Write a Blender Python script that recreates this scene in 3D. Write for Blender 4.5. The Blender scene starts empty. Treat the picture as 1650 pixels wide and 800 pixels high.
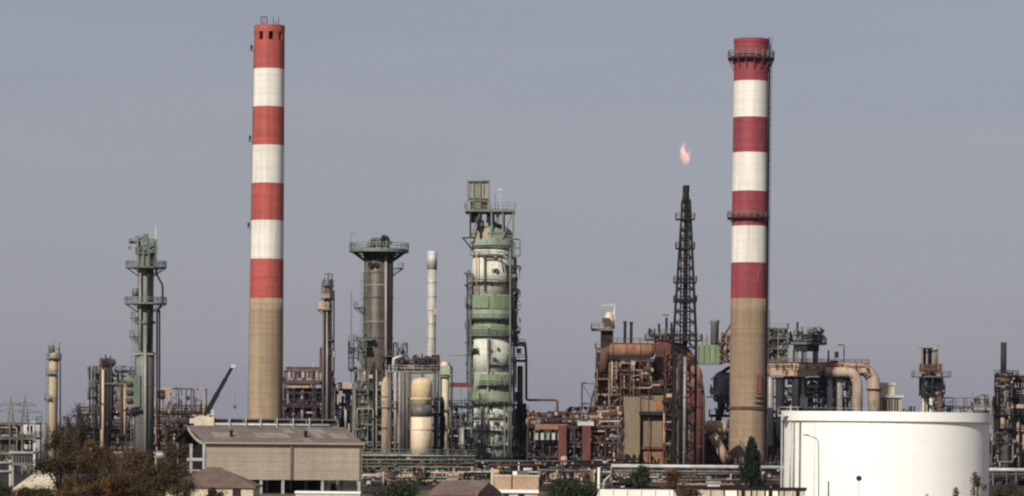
import bpy, math, random
from mathutils import Matrix, Vector
sin, cos, pi, rad = math.sin, math.cos, math.pi, math.radians
rnd = random.Random(7)
sc = bpy.context.scene
col = sc.collection

# ------------------------------------------------------------------ camera
FPX, HC, CX, HY, ROLL = 5500.0, 10.0, 825.0, 686.0, rad(0.6)
cam_d = bpy.data.cameras.new('camera')
cam = bpy.data.objects.new('camera', cam_d); col.objects.link(cam)
cam.location = (0, 0, HC)
cam.rotation_euler = (Matrix.Rotation(pi/2, 3, 'X') @ Matrix.Rotation(ROLL, 3, 'Z')).to_euler()
cam_d.sensor_width = 36.0
cam_d.lens = 36.0*FPX/1650.0
cam_d.shift_y = (HY-400.0)/1650.0
cam_d.clip_start = 1.0
cam_d.clip_end = 40000.0
sc.camera = cam

# ------------------------------------------------------------------ sky and sun
SUN_AZ, SUN_EL = rad(207.0), rad(31.0)        # compass from +Y, clockwise: behind the camera, to its left
world = bpy.data.worlds.new('World'); sc.world = world; world.use_nodes = True
wn = world.node_tree; wn.nodes.clear()
sky = wn.nodes.new('ShaderNodeTexSky'); sky.sky_type = 'NISHITA'; sky.sun_disc = False
sky.sun_elevation = SUN_EL; sky.sun_rotation = SUN_AZ
sky.air_density = 1.0; sky.dust_density = 2.0; sky.ozone_density = 2.0
mixs = wn.nodes.new('ShaderNodeMix'); mixs.data_type = 'RGBA'; mixs.inputs['Factor'].default_value = 0.78
wn.links.new(sky.outputs['Color'], mixs.inputs['A'])
tc = wn.nodes.new('ShaderNodeTexCoord'); wno = wn.nodes.new('ShaderNodeTexNoise')
wmp = wn.nodes.new('ShaderNodeMapping'); wmp.inputs['Scale'].default_value = (1.0, 1.0, 7.0)
wn.links.new(tc.outputs['Generated'], wmp.inputs['Vector']); wn.links.new(wmp.outputs['Vector'], wno.inputs['Vector'])
wno.inputs['Scale'].default_value = 9.0; wno.inputs['Detail'].default_value = 4.0
wr = wn.nodes.new('ShaderNodeValToRGB')
wr.color_ramp.elements[0].position = 0.3; wr.color_ramp.elements[0].color = (.955, .965, .985, 1)
wr.color_ramp.elements[1].position = 0.7; wr.color_ramp.elements[1].color = (1.045, 1.03, 1.015, 1)
wn.links.new(wno.outputs['Fac'], wr.inputs['Fac'])
sep = wn.nodes.new('ShaderNodeSeparateXYZ'); wn.links.new(tc.outputs['Generated'], sep.inputs['Vector'])
we = wn.nodes.new('ShaderNodeValToRGB')       # hazy air: a little warmer and paler towards the horizon all round
we.color_ramp.elements[0].position = 0.0; we.color_ramp.elements[0].color = (3.52, 3.42, 4.05, 1)
we.color_ramp.elements[1].position = 0.14; we.color_ramp.elements[1].color = (3.02, 3.02, 3.62, 1)
wn.links.new(sep.outputs['Z'], we.inputs['Fac'])
wm = wn.nodes.new('ShaderNodeMix'); wm.data_type = 'RGBA'; wm.blend_type = 'MULTIPLY'; wm.inputs['Factor'].default_value = 1.0
wn.links.new(we.outputs['Color'], wm.inputs['A']); wn.links.new(wr.outputs['Color'], wm.inputs['B']); wn.links.new(wm.outputs['Result'], mixs.inputs['B'])
bg = wn.nodes.new('ShaderNodeBackground'); bg.inputs['Strength'].default_value = 0.1
wo = wn.nodes.new('ShaderNodeOutputWorld')
wn.links.new(mixs.outputs['Result'], bg.inputs['Color']); wn.links.new(bg.outputs['Background'], wo.inputs['Surface'])
sun_d = bpy.data.lights.new('sun', 'SUN'); sun_d.energy = 4.8; sun_d.angle = rad(0.5); sun_d.color = (1.0, 0.93, 0.82)
sun = bpy.data.objects.new('sun', sun_d); col.objects.link(sun)
sdir = Vector((sin(SUN_AZ)*cos(SUN_EL), cos(SUN_AZ)*cos(SUN_EL), sin(SUN_EL)))
sun.rotation_euler = sdir.to_track_quat('Z', 'Y').to_euler()
sun.location = (-200, -100, 300)
sc.view_settings.view_transform = 'Standard'; sc.view_settings.look = 'None'
sc.view_settings.exposure = 0.0; sc.view_settings.gamma = 1.0; sc.view_settings.use_curve_mapping = False
sc.render.filter_size = 2.25
sc.cycles.filter_width = 2.25
sc.cycles.max_bounces = 5; sc.cycles.volume_bounces = 0

# ------------------------------------------------------------------ helpers
def W(px, py, D):
    dx, dy = px-CX, py-HY
    u = dx*cos(ROLL)+dy*sin(ROLL); v = dx*sin(ROLL)-dy*cos(ROLL)
    return Vector((u*D/FPX, D, HC+v*D/FPX))

def material(name, c, rough=0.65, metal=0.0, c2=None, amt=0.5, scale=0.25, streak=0.25, bump=0.15, fine=0.25, c3=None, rings=0.0, spec=0.2):
    m = bpy.data.materials.new(name); m.use_nodes = True
    nt = m.node_tree; b = nt.nodes['Principled BSDF']
    b.inputs['Roughness'].default_value = rough; b.inputs['Metallic'].default_value = metal
    if 'Specular IOR Level' in b.inputs: b.inputs['Specular IOR Level'].default_value = spec if sum(c) > .2 else .08
    g = nt.nodes.new('ShaderNodeNewGeometry')
    mp = nt.nodes.new('ShaderNodeMapping'); mp.inputs['Scale'].default_value = (1, 1, streak)
    nt.links.new(g.outputs['Position'], mp.inputs['Vector'])
    n1 = nt.nodes.new('ShaderNodeTexNoise'); n1.inputs['Scale'].default_value = scale
    n1.inputs['Detail'].default_value = 6; n1.inputs['Roughness'].default_value = 0.65
    nt.links.new(mp.outputs['Vector'], n1.inputs['Vector'])
    n2 = nt.nodes.new('ShaderNodeTexNoise'); n2.inputs['Scale'].default_value = 2.2; n2.inputs['Detail'].default_value = 4
    nt.links.new(g.outputs['Position'], n2.inputs['Vector'])
    r1 = nt.nodes.new('ShaderNodeValToRGB')
    lo = 0.62-0.3*amt
    r1.color_ramp.elements[0].position = max(0.0, lo-0.12); r1.color_ramp.elements[1].position = min(1.0, lo+0.16)
    r1.color_ramp.elements[0].color = (*c, 1)
    r1.color_ramp.elements[1].color = (*(c2 or tuple(x*0.55 for x in c)), 1)
    if c3:
        e = r1.color_ramp.elements.new(min(0.99, lo+0.3)); e.color = (*c3, 1)
    nt.links.new(n1.outputs['Fac'], r1.inputs['Fac'])
    mr = nt.nodes.new('ShaderNodeMapRange')
    mr.inputs['From Min'].default_value = 0.25; mr.inputs['From Max'].default_value = 0.75
    mr.inputs['To Min'].default_value = 1-fine; mr.inputs['To Max'].default_value = 1+fine*0.6
    nt.links.new(n2.outputs['Fac'], mr.inputs['Value'])
    mul = nt.nodes.new('ShaderNodeMix'); mul.data_type = 'RGBA'; mul.blend_type = 'MULTIPLY'; mul.inputs['Factor'].default_value = 1
    nt.links.new(r1.outputs['Color'], mul.inputs['A']); nt.links.new(mr.outputs['Result'], mul.inputs['B'])
    res = mul.outputs['Result']
    if rings:                                  # pour lifts and coats of paint: uneven rings round a shaft
        m3 = nt.nodes.new('ShaderNodeMapping'); m3.inputs['Scale'].default_value = (.02, .02, .9)
        n3 = nt.nodes.new('ShaderNodeTexNoise'); n3.inputs['Scale'].default_value = 1.0; n3.inputs['Detail'].default_value = 5; n3.inputs['Roughness'].default_value = .7
        nt.links.new(g.outputs['Position'], m3.inputs['Vector']); nt.links.new(m3.outputs['Vector'], n3.inputs['Vector'])
        m4 = nt.nodes.new('ShaderNodeMapping'); m4.inputs['Scale'].default_value = (1.1, 1.1, .035)
        n4 = nt.nodes.new('ShaderNodeTexNoise'); n4.inputs['Scale'].default_value = 1.0; n4.inputs['Detail'].default_value = 5
        nt.links.new(g.outputs['Position'], m4.inputs['Vector']); nt.links.new(m4.outputs['Vector'], n4.inputs['Vector'])
        ad = nt.nodes.new('ShaderNodeMath'); ad.operation = 'ADD'; nt.links.new(n3.outputs['Fac'], ad.inputs[0]); nt.links.new(n4.outputs['Fac'], ad.inputs[1])
        r3 = nt.nodes.new('ShaderNodeMapRange'); r3.inputs['From Min'].default_value = .7; r3.inputs['From Max'].default_value = 1.3
        r3.inputs['To Min'].default_value = 1-rings; r3.inputs['To Max'].default_value = 1+rings*.5; nt.links.new(ad.outputs[0], r3.inputs['Value'])
        mu = nt.nodes.new('ShaderNodeMix'); mu.data_type = 'RGBA'; mu.blend_type = 'MULTIPLY'; mu.inputs['Factor'].default_value = 1
        nt.links.new(res, mu.inputs['A']); nt.links.new(r3.outputs['Result'], mu.inputs['B']); res = mu.outputs['Result']
    nt.links.new(res, b.inputs['Base Color'])
    bp = nt.nodes.new('ShaderNodeBump'); bp.inputs['Strength'].default_value = bump; bp.inputs['Distance'].default_value = 0.1
    nt.links.new(n2.outputs['Fac'], bp.inputs['Height']); nt.links.new(bp.outputs['Normal'], b.inputs['Normal'])
    return m

class MB:
    def __init__(s): s.v = []; s.f = []; s.sm = []
    def add(s, vs, fs, smooth=False):
        o = len(s.v); s.v += [tuple(v) for v in vs]
        for f in fs: s.f.append(tuple(i+o for i in f)); s.sm.append(smooth)
        return s
    def box(s, x0, x1, y0, y1, z0, z1):
        vs = [(x0,y0,z0),(x1,y0,z0),(x1,y1,z0),(x0,y1,z0),(x0,y0,z1),(x1,y0,z1),(x1,y1,z1),(x0,y1,z1)]
        return s.add(vs, [(0,3,2,1),(4,5,6,7),(0,1,5,4),(1,2,6,5),(2,3,7,6),(3,0,4,7)])
    def bar(s, p, q, w, d=None):
        p, q = Vector(p), Vector(q); d = d or w
        t = (q-p)
        if t.length < 1e-6: return s
        t.normalize()
        up = Vector((0,0,1)) if abs(t.z) < 0.9 else Vector((0,1,0))
        a = t.cross(up).normalized(); b = a.cross(t).normalized()
        vs = [c+a*i*w/2+b*j*d/2 for c in (p, q) for i, j in ((-1,-1),(1,-1),(1,1),(-1,1))]
        return s.add(vs, [(0,3,2,1),(4,5,6,7),(0,1,5,4),(1,2,6,5),(2,3,7,6),(3,0,4,7)])
    def tube(s, pts, r, n=8, bend=None, cap=True, r_end=None):
        P = [Vector(p) for p in pts]
        if bend is None: bend = 2.2*r
        Q = [P[0]]
        for i in range(1, len(P)-1):
            a, b, c = P[i-1], P[i], P[i+1]
            k = min(bend, (a-b).length*0.49, (c-b).length*0.49)
            e0 = b+(a-b).normalized()*k; e1 = b+(c-b).normalized()*k
            for j in range(5):
                t = j/4; Q.append(e0*(1-t)**2+b*2*t*(1-t)+e1*t*t)
        Q.append(P[-1])
        t0 = (Q[1]-Q[0]).normalized()
        u = t0.orthogonal().normalized(); rings = []; o = []
        for i, q in enumerate(Q):
            t = (Q[min(i+1,len(Q)-1)]-Q[max(i-1,0)]).normalized()
            u = (u-t*u.dot(t)).normalized(); w = t.cross(u)
            rr = r if r_end is None else r+(r_end-r)*i/(len(Q)-1)
            for k in range(n):
                a = 2*pi*k/n; o.append(q+(u*cos(a)+w*sin(a))*rr)
        fs = [(i*n+k, i*n+(k+1)%n, (i+1)*n+(k+1)%n, (i+1)*n+k) for i in range(len(Q)-1) for k in range(n)]
        b0 = len(s.v); s.add(o, fs, True)
        if cap:
            m = len(Q)-1
            s.f.append(tuple(b0+k for k in reversed(range(n)))); s.sm.append(False)
            s.f.append(tuple(b0+m*n+k for k in range(n))); s.sm.append(False)
        return s
    def cyl(s, p, q, r, r2=None, n=12): return s.tube([p, q], r, n, r_end=r2)
    def lathe(s, prof, n=28, x=0, y=0, cap=True):
        vs = [(x+r*cos(2*pi*k/n), y+r*sin(2*pi*k/n), z) for r, z in prof for k in range(n)]
        fs = [(i*n+k, i*n+(k+1)%n, (i+1)*n+(k+1)%n, (i+1)*n+k) for i in range(len(prof)-1) for k in range(n)]
        b0 = len(s.v); s.add(vs, fs, True)
        if cap:
            m = len(prof)-1
            s.f.append(tuple(b0+k for k in reversed(range(n)))); s.sm.append(False)
            s.f.append(tuple(b0+m*n+k for k in range(n))); s.sm.append(False)
        return s
    def drum(s, p, q, r, n=14):            # horizontal or leaning vessel with dished ends
        p, q = Vector(p), Vector(q); t = (q-p).normalized(); L = (q-p).length
        u = t.orthogonal().normalized(); w = t.cross(u)
        prof = [(0.02,0),(0.55,0.06),(0.85,0.22),(1,0.5)]
        pr = [(a*r, b*r) for a, b in prof]+[(a*r, L-b*r) for a, b in reversed(prof)]
        vs = [p+t*h+(u*cos(2*pi*k/n)+w*sin(2*pi*k/n))*rr for rr, h in pr for k in range(n)]
        fs = [(i*n+k, i*n+(k+1)%n, (i+1)*n+(k+1)%n, (i+1)*n+k) for i in range(len(pr)-1) for k in range(n)]
        return s.add(vs, fs, True)
    def sector(s, r0, r1, z0, z1, a0=0, a1=360, x=0, y=0, n=None):
        full = abs(a1-a0) >= 359.9
        n = n or max(3, int(abs(a1-a0)/12))
        m = n if full else n+1
        vs = []
        for k in range(m):
            a = rad(a0+(a1-a0)*k/n)
            for r, z in ((r0,z0),(r1,z0),(r1,z1),(r0,z1)): vs.append((x+r*cos(a), y+r*sin(a), z))
        fs = []
        for k in range(n):
            i, j = k*4, ((k+1) % m)*4
            fs += [(i,j,j+1,i+1),(i+1,j+1,j+2,i+2),(i+2,j+2,j+3,i+3),(i+3,j+3,j,i)]
        if not full:
            fs += [(0,1,2,3), (n*4+3,n*4+2,n*4+1,n*4)]
        return s.add(vs, fs)
    def arc_pipe(s, r, z, t, a0, a1, x=0, y=0, n=None):
        n = n or max(3, int(abs(a1-a0)/15))
        for k in range(n):
            a, b = rad(a0+(a1-a0)*k/n), rad(a0+(a1-a0)*(k+1)/n)
            s.bar((x+r*cos(a), y+r*sin(a), z), (x+r*cos(b), y+r*sin(b), z), t)
        return s

def mesh_obj(name, mb, mat, parent=None, loc=(0,0,0)):
    me = bpy.data.meshes.new(name); me.from_pydata(mb.v, [], mb.f)
    me.polygons.foreach_set('use_smooth', mb.sm)
    me.materials.append(mat); me.update()
    o = bpy.data.objects.new(name, me); col.objects.link(o); o.parent = parent; o.location = loc
    return o

def tag(o, label=None, cat=None, group=None, kind=None):
    if label: o['label'] = label
    if cat: o['category'] = cat
    if group: o['group'] = group
    if kind: o['kind'] = kind
    return o

class Th:
    """one thing: an Empty on the ground at photo column px (read at row py), D metres away"""
    def __init__(s, name, label, cat, px, py, D, group=None, z=0.0, rz=0.0):
        w = W(px, py, D); s.px, s.D, s.s, s.X = px, D, D/FPX, w.x
        s.o = bpy.data.objects.new(name, None); col.objects.link(s.o)
        s.o.empty_display_size = 1; s.o.location = (w.x, D, 0); s.o.rotation_euler.z = rz
        tag(s.o, label, cat, group)
    def z(s, py, px=None):
        return W(s.px if px is None else px, py, s.D).z
    def p(s, px, py, d=0.0):
        w = W(px, py, s.D+d); return Vector((w.x-s.X, d, w.z))
    def add(s, name, mb, mat, parent=None, label=None):
        o = mesh_obj(name, mb, mat, parent or s.o)
        if label: o['label'] = label
        return o
    def pipe(s, pts, rpx, mat, name='pipe', n=8, parent=None, bend=None):
        r = rpx*s.s
        return s.add(name, MB().tube([s.p(*q) for q in pts], r, n, bend), mat, parent)
    def bx(s, name, x0, y0, x1, y1, d0, d1, mat, parent=None):
        a, b = s.p(x0, y1), s.p(x1, y0)
        zb = max(a.z, 0.0)
        return s.add(name, MB().box(a.x, b.x, d0, d1, zb, b.z), mat, parent)
    def rail_line(s, pts, mat, parent, h=1.1, t=0.09):
        mb = MB()
        for a, b in zip(pts[:-1], pts[1:]):
            a, b = Vector(a), Vector(b); L = (b-a).length; k = max(1, int(L/1.6))
            for zz in (h, h*0.55): mb.bar(a+Vector((0,0,zz)), b+Vector((0,0,zz)), t*0.8)
            for i in range(k+1):
                q = a+(b-a)*i/k; mb.bar(q, q+Vector((0,0,h)), t)
        return s.add('railing', mb, mat, parent)
    def plat(s, x0, x1, py, d0, d1, mat, rail=True, th=0.25, rmat=None, front=True, h=1.1):
        a, b = s.p(x0, py), s.p(x1, py); z = (a.z+b.z)/2
        o = s.add('platform', MB().box(a.x, b.x, d0, d1, z-th, z), mat)
        if rail:
            pts = [(a.x,d1,z),(a.x,d0,z),(b.x,d0,z),(b.x,d1,z),(a.x,d1,z)]
            s.rail_line(pts, rmat or mat, o, h)
        return o
    def ring(s, py, r0, r1, mat, a0=0, a1=360, rail=True, th=0.22, rmat=None, h=1.1, y=0, x=0, brackets=True, rt=0.09):
        z = s.z(py); mb = MB().sector(r0, r1, z-th, z, a0, a1, x, y)
        if brackets and r1-r0 > 0.8:
            k = max(2, int((a1-a0)/40))
            for i in range(k+1):
                if a1-a0 >= 359 and i == k: break
                a = rad(a0+(a1-a0)*i/k)
                mb.bar((x+r0*cos(a), y+r0*sin(a), z-th-min(1.6,(r1-r0)*0.8)), (x+(r1*0.96)*cos(a), y+r1*0.96*sin(a), z-th), 0.14)
        o = s.add('platform', mb, mat)
        if rail:
            rb = MB()
            for hh in (h, h*0.55): rb.arc_pipe(r1-0.05, z+hh, rt, a0, a1, x, y)
            k = max(2, int(rad(a1-a0)*r1/1.5))
            for i in range(k+1):
                a = rad(a0+(a1-a0)*i/k); rb.bar((x+(r1-.05)*cos(a), y+(r1-.05)*sin(a), z), (x+(r1-.05)*cos(a), y+(r1-.05)*sin(a), z+h), rt)
            s.add('railing', rb, rmat or mat, o)
        return o
    def ladder(s, x, y, z0, z1, mat, w=0.5, cage=True, out=(0,-1)):
        mb = MB(); ox, oy = out; tx, ty = -oy, ox
        for k in (-1, 1): mb.bar((x+tx*k*w/2, y+ty*k*w/2, z0), (x+tx*k*w/2, y+ty*k*w/2, z1), 0.1)
        n = int((z1-z0)/0.7)
        for i in range(n): zz = z0+(i+0.5)*0.7; mb.bar((x-tx*w/2, y-ty*w/2, zz), (x+tx*w/2, y+ty*w/2, zz), 0.06)
        if cage:
            for i in range(int((z1-z0-2)/1.4)):
                zz = z0+2.2+i*1.4
                q = [(x-tx*.4,y-ty*.4),(x-tx*.4+ox*.6,y-ty*.4+oy*.6),(x+tx*.4+ox*.6,y+ty*.4+oy*.6),(x+tx*.4,y+ty*.4)]
                for a, b in zip(q[:-1], q[1:]): mb.bar((*a,zz), (*b,zz), 0.07)
            for q in ((x-tx*.4+ox*.6,y-ty*.4+oy*.6),(x+tx*.4+ox*.6,y+ty*.4+oy*.6)):
                mb.bar((*q, z0+2.2), (*q, z1), 0.06)
        return s.add('ladder', mb, mat)
    def frame(s, x0, x1, levels, d0, d1, nb, mat, w=0.3, brace=0.5, floors=(), fmat=None, rails=True, base=None, rg=None, nd=1):
        """steel frame: posts down to the base row, beams at each level (photo rows, top first)"""
        rg = rg or rnd; w *= .8
        a, b = s.p(x0, levels[0]).x, s.p(x1, levels[0]).x
        zs = [s.z(l, (x0+x1)/2) for l in levels]
        zb = 0.0 if base is None else s.z(base, (x0+x1)/2)
        xs = [a+(b-a)*i/nb for i in range(nb+1)]
        ys = [d0+(d1-d0)*i/nd for i in range(nd+1)]
        for y in ys:
            for x in xs: s.add('post', MB().box(x-w/2, x+w/2, y-w/2, y+w/2, zb, zs[0]-0.004*rg.random()), mat)
        for li, z in enumerate(zs):
            for y in ys: s.add('beam', MB().box(a-w*.6, b+w*.6, y-w*.4, y+w*.4, z-w*1.1, z+0.01*li), mat)
            for x in xs: s.add('cross_beam', MB().box(x-w*.35, x+w*.35, d0+w*.4, d1-w*.4, z-w, z-0.03), mat)
            if li in floors:
                o = s.add('platform', MB().box(a-w, b+w, d0-w, d1+w, z+0.03, z+0.16), fmat or mat)
                if rails: s.rail_line([(a-w,d1+w,z+.16),(a-w,d0-w,z+.16),(b+w,d0-w,z+.16),(b+w,d1+w,z+.16)], fmat or mat, o)
        zz = zs+[zb]
        for li in range(len(zz)-1):
            for i in range(nb):
                if rg.random() < brace:
                    y = rg.choice((d0, d1)); p, q = (xs[i], y, zz[li]-w), (xs[i+1], y, zz[li+1]+.1)
                    if rg.random() < .5: p, q = (xs[i+1], y, zz[li]-w), (xs[i], y, zz[li+1]+.1)
                    s.add('brace', MB().bar(p, q, w*.5), mat)
        return xs, zs
    def clutter(s, x0, x1, y0, y1, d0, d1, mats, n, seed, rpx=(1.0, 2.6), vess=3):
        """pipe runs, small drums, valves and cabinets inside a frame"""
        rg = random.Random(seed)
        for i in range(int(n*1.7)):
            m = rg.choice(mats); r = rg.uniform(*rpx)*(1 if i < n else .7); d = rg.uniform(d0, d1)
            lim = (x1-x0) if i < n else 22
            xa = rg.uniform(x0, x1); xb = max(x0, min(x1, xa+rg.uniform(-lim, lim))); ya, yb = rg.uniform(y0, y1), rg.uniform(y0, y1)
            if i >= n: yb = max(y0, min(y1, ya+rg.uniform(-16, 16)))
            k = rg.random()
            if k < .33: s.pipe([(xa, ya, d), (xb, ya, d), (xb, yb, d)], r, m)
            elif k < .6: s.pipe([(xa, ya, d), (xa, yb, d), (xb, yb, d+rg.uniform(-2,2)), (xb, (ya+yb)/2, d)], r*.8, m)
            elif k < .8: s.pipe([(xa, y0 if i < n else ya, d), (xa, y1 if i < n else yb+4, d)], r, m)
            else: s.pipe([(xa, ya, d0), (xa, ya, d1), (xa, yb, d1)], r, m)
        for i in range(int(n*.8)):
            m = rg.choice(mats); x, y = rg.uniform(x0, x1), rg.uniform(y0, y1); w, h = rg.uniform(2, 7), rg.uniform(2, 7); d = rg.uniform(d0-.6, d1)
            q = s.p(x, y)
            if q.z-h*.5*s.s < 0: continue
            if rg.random() < .5: s.add('valve', MB().lathe([(w*.2*s.s,q.z-h*.5*s.s),(w*.5*s.s,q.z-h*.2*s.s),(w*.25*s.s,q.z),(w*.25*s.s,q.z+h*.3*s.s),(w*.6*s.s,q.z+h*.34*s.s),(w*.6*s.s,q.z+h*.42*s.s)], 8, q.x, d), m)
            else: s.bx('cabinet', x-w/2, y-h/2, x+w/2, y+h/2, d, d+rg.uniform(.5,1.2), m)
        for i in range(vess):
            m = rg.choice(mats); x, y = rg.uniform(x0+8, x1-8), rg.uniform(y0+6, y1-4); r = rg.uniform(4, 7); d = rg.uniform(d0, d1); L = rg.uniform(12, 30)
            if rg.random() < .6: s.add('drum', MB().drum(s.p(x-L/2, y, d), s.p(x+L/2, y, d), r*s.s), m)
            else: s.add('drum', MB().drum(s.p(x, y-L/2, d), s.p(x, y+L/2, d), r*.9*s.s), m)

# ------------------------------------------------------------------ materials
WHT = material('white_paint', (.80,.78,.72), .5, c2=(.70,.68,.62), amt=.35, scale=.12, fine=.04, bump=.02)
TANK = material('tank_white', (.84,.83,.80), .45, c2=(.79,.775,.74), amt=.35, scale=.1, streak=.1, fine=.03, bump=.02, rings=0.06)
BANDW = material('band_white', (.72,.69,.63), .6, c2=(.60,.57,.51), amt=.4, scale=.3, streak=.08, fine=.10, bump=.05, c3=(.45,.40,.34), rings=0.22)
REDL = material('band_red_faded', (.40,.078,.065), .65, c2=(.33,.085,.072), amt=.5, scale=.4, streak=.22, fine=.22, bump=.05, c3=(.56,.33,.28), rings=0.3)
REDR = material('band_red_crimson', (.30,.052,.066), .6, c2=(.22,.048,.058), amt=.5, scale=.35, streak=.2, fine=.2, bump=.05, c3=(.38,.14,.14), rings=0.3)
CONC = material('stack_concrete', (.345,.262,.174), .85, c2=(.27,.205,.137), amt=.5, scale=.16, streak=.2, fine=.14, c3=(.23,.175,.12), rings=0.28)
CONR = material('stack_concrete_warm', (.30,.22,.148), .85, c2=(.225,.162,.108), amt=.5, scale=.2, streak=.1, fine=.14, c3=(.18,.12,.08), rings=0.28)
CONG = material('grey_concrete', (.225,.178,.122), .85, c2=(.165,.125,.085), amt=.5, scale=.4, streak=.18, c3=(.21,.095,.045), fine=.22)
STG = material('steel_grey', (.19,.19,.18), .55, .2, c2=(.09,.085,.08), amt=.5)
STL = material('steel_light', (.36,.35,.33), .5, .2, c2=(.22,.19,.16), amt=.45)
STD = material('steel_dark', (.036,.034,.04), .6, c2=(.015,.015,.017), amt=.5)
GRN = material('platform_green', (.17,.21,.175), .6, c2=(.09,.105,.09), amt=.5)
GRL = material('pale_green', (.31,.355,.265), .6, c2=(.19,.22,.165), amt=.55, c3=(.17,.13,.09), scale=.4, streak=.15)
GRM = material('mid_green', (.19,.255,.15), .6, c2=(.13,.175,.11), amt=.5, c3=(.10,.09,.06), scale=.4, streak=.2)
COLW = material('column_white', (.66,.665,.585), .6, c2=(.52,.525,.45), amt=.5, scale=.5, streak=.1, c3=(.34,.29,.21), fine=.2, rings=.25)
COLG = material('column_grey', (.21,.225,.20), .55, .1, c2=(.12,.13,.115), amt=.5, streak=.08, scale=.4, rings=0.3)
BRN = material('column_brown', (.175,.148,.122), .5, .15, c2=(.07,.057,.05), amt=.65, streak=.06, scale=.6, c3=(.30,.26,.22), fine=.35, rings=0.4)
CRM = material('cream_shell', (.70,.58,.43), .6, c2=(.56,.44,.30), amt=.4, streak=.12, scale=.45, c3=(.32,.2,.12), fine=.15, rings=0.15)
YEL = material('yellow_shell', (.52,.44,.27), .6, c2=(.38,.31,.20), amt=.45, streak=.12, scale=.4)
RST = material('rust', (.19,.075,.042), .85, c2=(.105,.045,.032), amt=.55, scale=.7, c3=(.055,.035,.03), fine=.35)
RSR = material('rust_red', (.175,.055,.042), .85, c2=(.10,.042,.034), amt=.6, scale=.7, c3=(.05,.035,.03), streak=.35, fine=.35)
RSB = material('rust_brown', (.13,.075,.05), .85, c2=(.07,.045,.035), amt=.5, scale=.6)
ORG = material('orange_duct', (.30,.158,.098), .8, c2=(.19,.095,.06), amt=.6, scale=.6, c3=(.11,.06,.045), streak=.4, fine=.35)
BGE = material('beige_duct', (.46,.34,.24), .75, c2=(.36,.24,.16), amt=.5, scale=.4, c3=(.22,.11,.06))
PNK = material('pink_beige', (.46,.365,.285), .75, c2=(.33,.24,.178), amt=.55, scale=.7, c3=(.24,.12,.075), fine=.3, streak=.5)
SLV = material('silver_stack', (.55,.54,.52), .5, .05, c2=(.36,.32,.28), amt=.5, scale=.5, streak=.2, c3=(.24,.14,.09), rings=0.25)
PUR = material('dark_purple_steel', (.07,.05,.053), .7, c2=(.035,.026,.03), amt=.5)
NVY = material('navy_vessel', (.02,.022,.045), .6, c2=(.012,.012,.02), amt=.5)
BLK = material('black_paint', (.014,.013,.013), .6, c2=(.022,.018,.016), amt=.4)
HALL = material('hall_cladding', (.39,.33,.265), .75, c2=(.325,.27,.212), amt=.45, scale=.3, streak=.3, fine=.12, c3=(.26,.2,.155), rings=.12)
HROOF = material('hall_roof_sheet', (.185,.152,.13), .85, c2=(.14,.113,.097), amt=.5, scale=.35, streak=1, c3=(.26,.22,.19), fine=.25)
HROOF2 = material('hall_roof_sheet_pale', (.29,.25,.215), .85, c2=(.2,.165,.14), amt=.45, scale=.5, streak=1, fine=.25)
TILE = material('brown_roof', (.17,.12,.095), .9, c2=(.12,.085,.07), amt=.5, scale=.5, streak=1)
CREAMW = material('cream_wall', (.55,.48,.36), .8, c2=(.46,.39,.28), amt=.4, scale=.4)
PALER = material('pale_roof', (.56,.50,.38), .8, c2=(.42,.36,.26), amt=.5, scale=.6, streak=1)
LITG = material('light_grey_metal', (.50,.50,.50), .5, .1, c2=(.36,.35,.34), amt=.4)
YCR = material('yellow_cream', (.62,.50,.31), .6, c2=(.50,.39,.23), amt=.4, streak=.12, scale=.4, fine=.15)
HOUSE = material('weathered_panel', (.33,.31,.25), .7, c2=(.22,.21,.165), amt=.5, streak=.2, scale=.5, fine=.25)
TAN = material('dusty_steel', (.27,.205,.15), .8, c2=(.15,.10,.07), amt=.6, scale=.7, fine=.3)
# ------------------------------------------------------------------ ground
GND = material('ground_dirt', (.15,.12,.075), .95, c2=(.075,.07,.035), amt=.55, scale=.05, streak=1, fine=.3)
g = MB().add([(-9000,-300,0),(9000,-300,0),(9000,16000,0),(-9000,16000,0)], [(0,1,2,3)])
tag(mesh_obj('ground', g, GND), kind='structure')
APR = material('plant_apron', (.05,.043,.038), .9, c2=(.028,.025,.022), amt=.5, scale=.1, streak=1, fine=.25)
g = MB().add([(-170,520,.004),(170,520,.004),(190,980,.004),(-190,980,.004)], [(0,1,2,3)])
tag(mesh_obj('plant_yard', g, APR), kind='structure')

# ------------------------------------------------------------------ the two striped stacks
def stack(th, y_top, y_base_ref, rt, rb, bands, red, white, conc, n=48):
    z0, z1 = th.z(y_base_ref), th.z(y_top)
    rad_at = lambda z: (rb+(rt-rb)*(z-z0)/(z1-z0))*th.s
    for i, (ya, yb) in enumerate(zip(bands[:-1], bands[1:])):
        za, zb = th.z(yb), th.z(ya)
        o = th.add('painted_band', MB().lathe([(rad_at(za),za),(rad_at(zb),zb)], n, cap=False), red if i % 2 == 0 else white)
        o['label'] = 'faded red painted band' if i % 2 == 0 else 'white painted band'
    zc = th.z(bands[-1]); prof = []
    k = 12
    for i in range(k+1):
        z = zc*i/k; prof.append((rad_at(z), z))
    th.add('concrete_shaft', MB().lathe(prof, n), conc, label='bare tan concrete lower shaft')
    jb = 14
    for i in range(1, jb):
        z = zc*i/jb; r = rad_at(z)
        th.add('casting_joint', MB().sector(r-.1, r+.02, z-.05, z+.05, n=n), conc)
    return rad_at

ls = Th('striped_stack', 'tall red and white chimney with square openings in its crown and faded warm red bands', 'chimney', 431, 365, 800)
ra = stack(ls, 42, 670, 24.5, 28, [70,112,173,235,296,356,418,481], REDL, BANDW, CONC)
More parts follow.
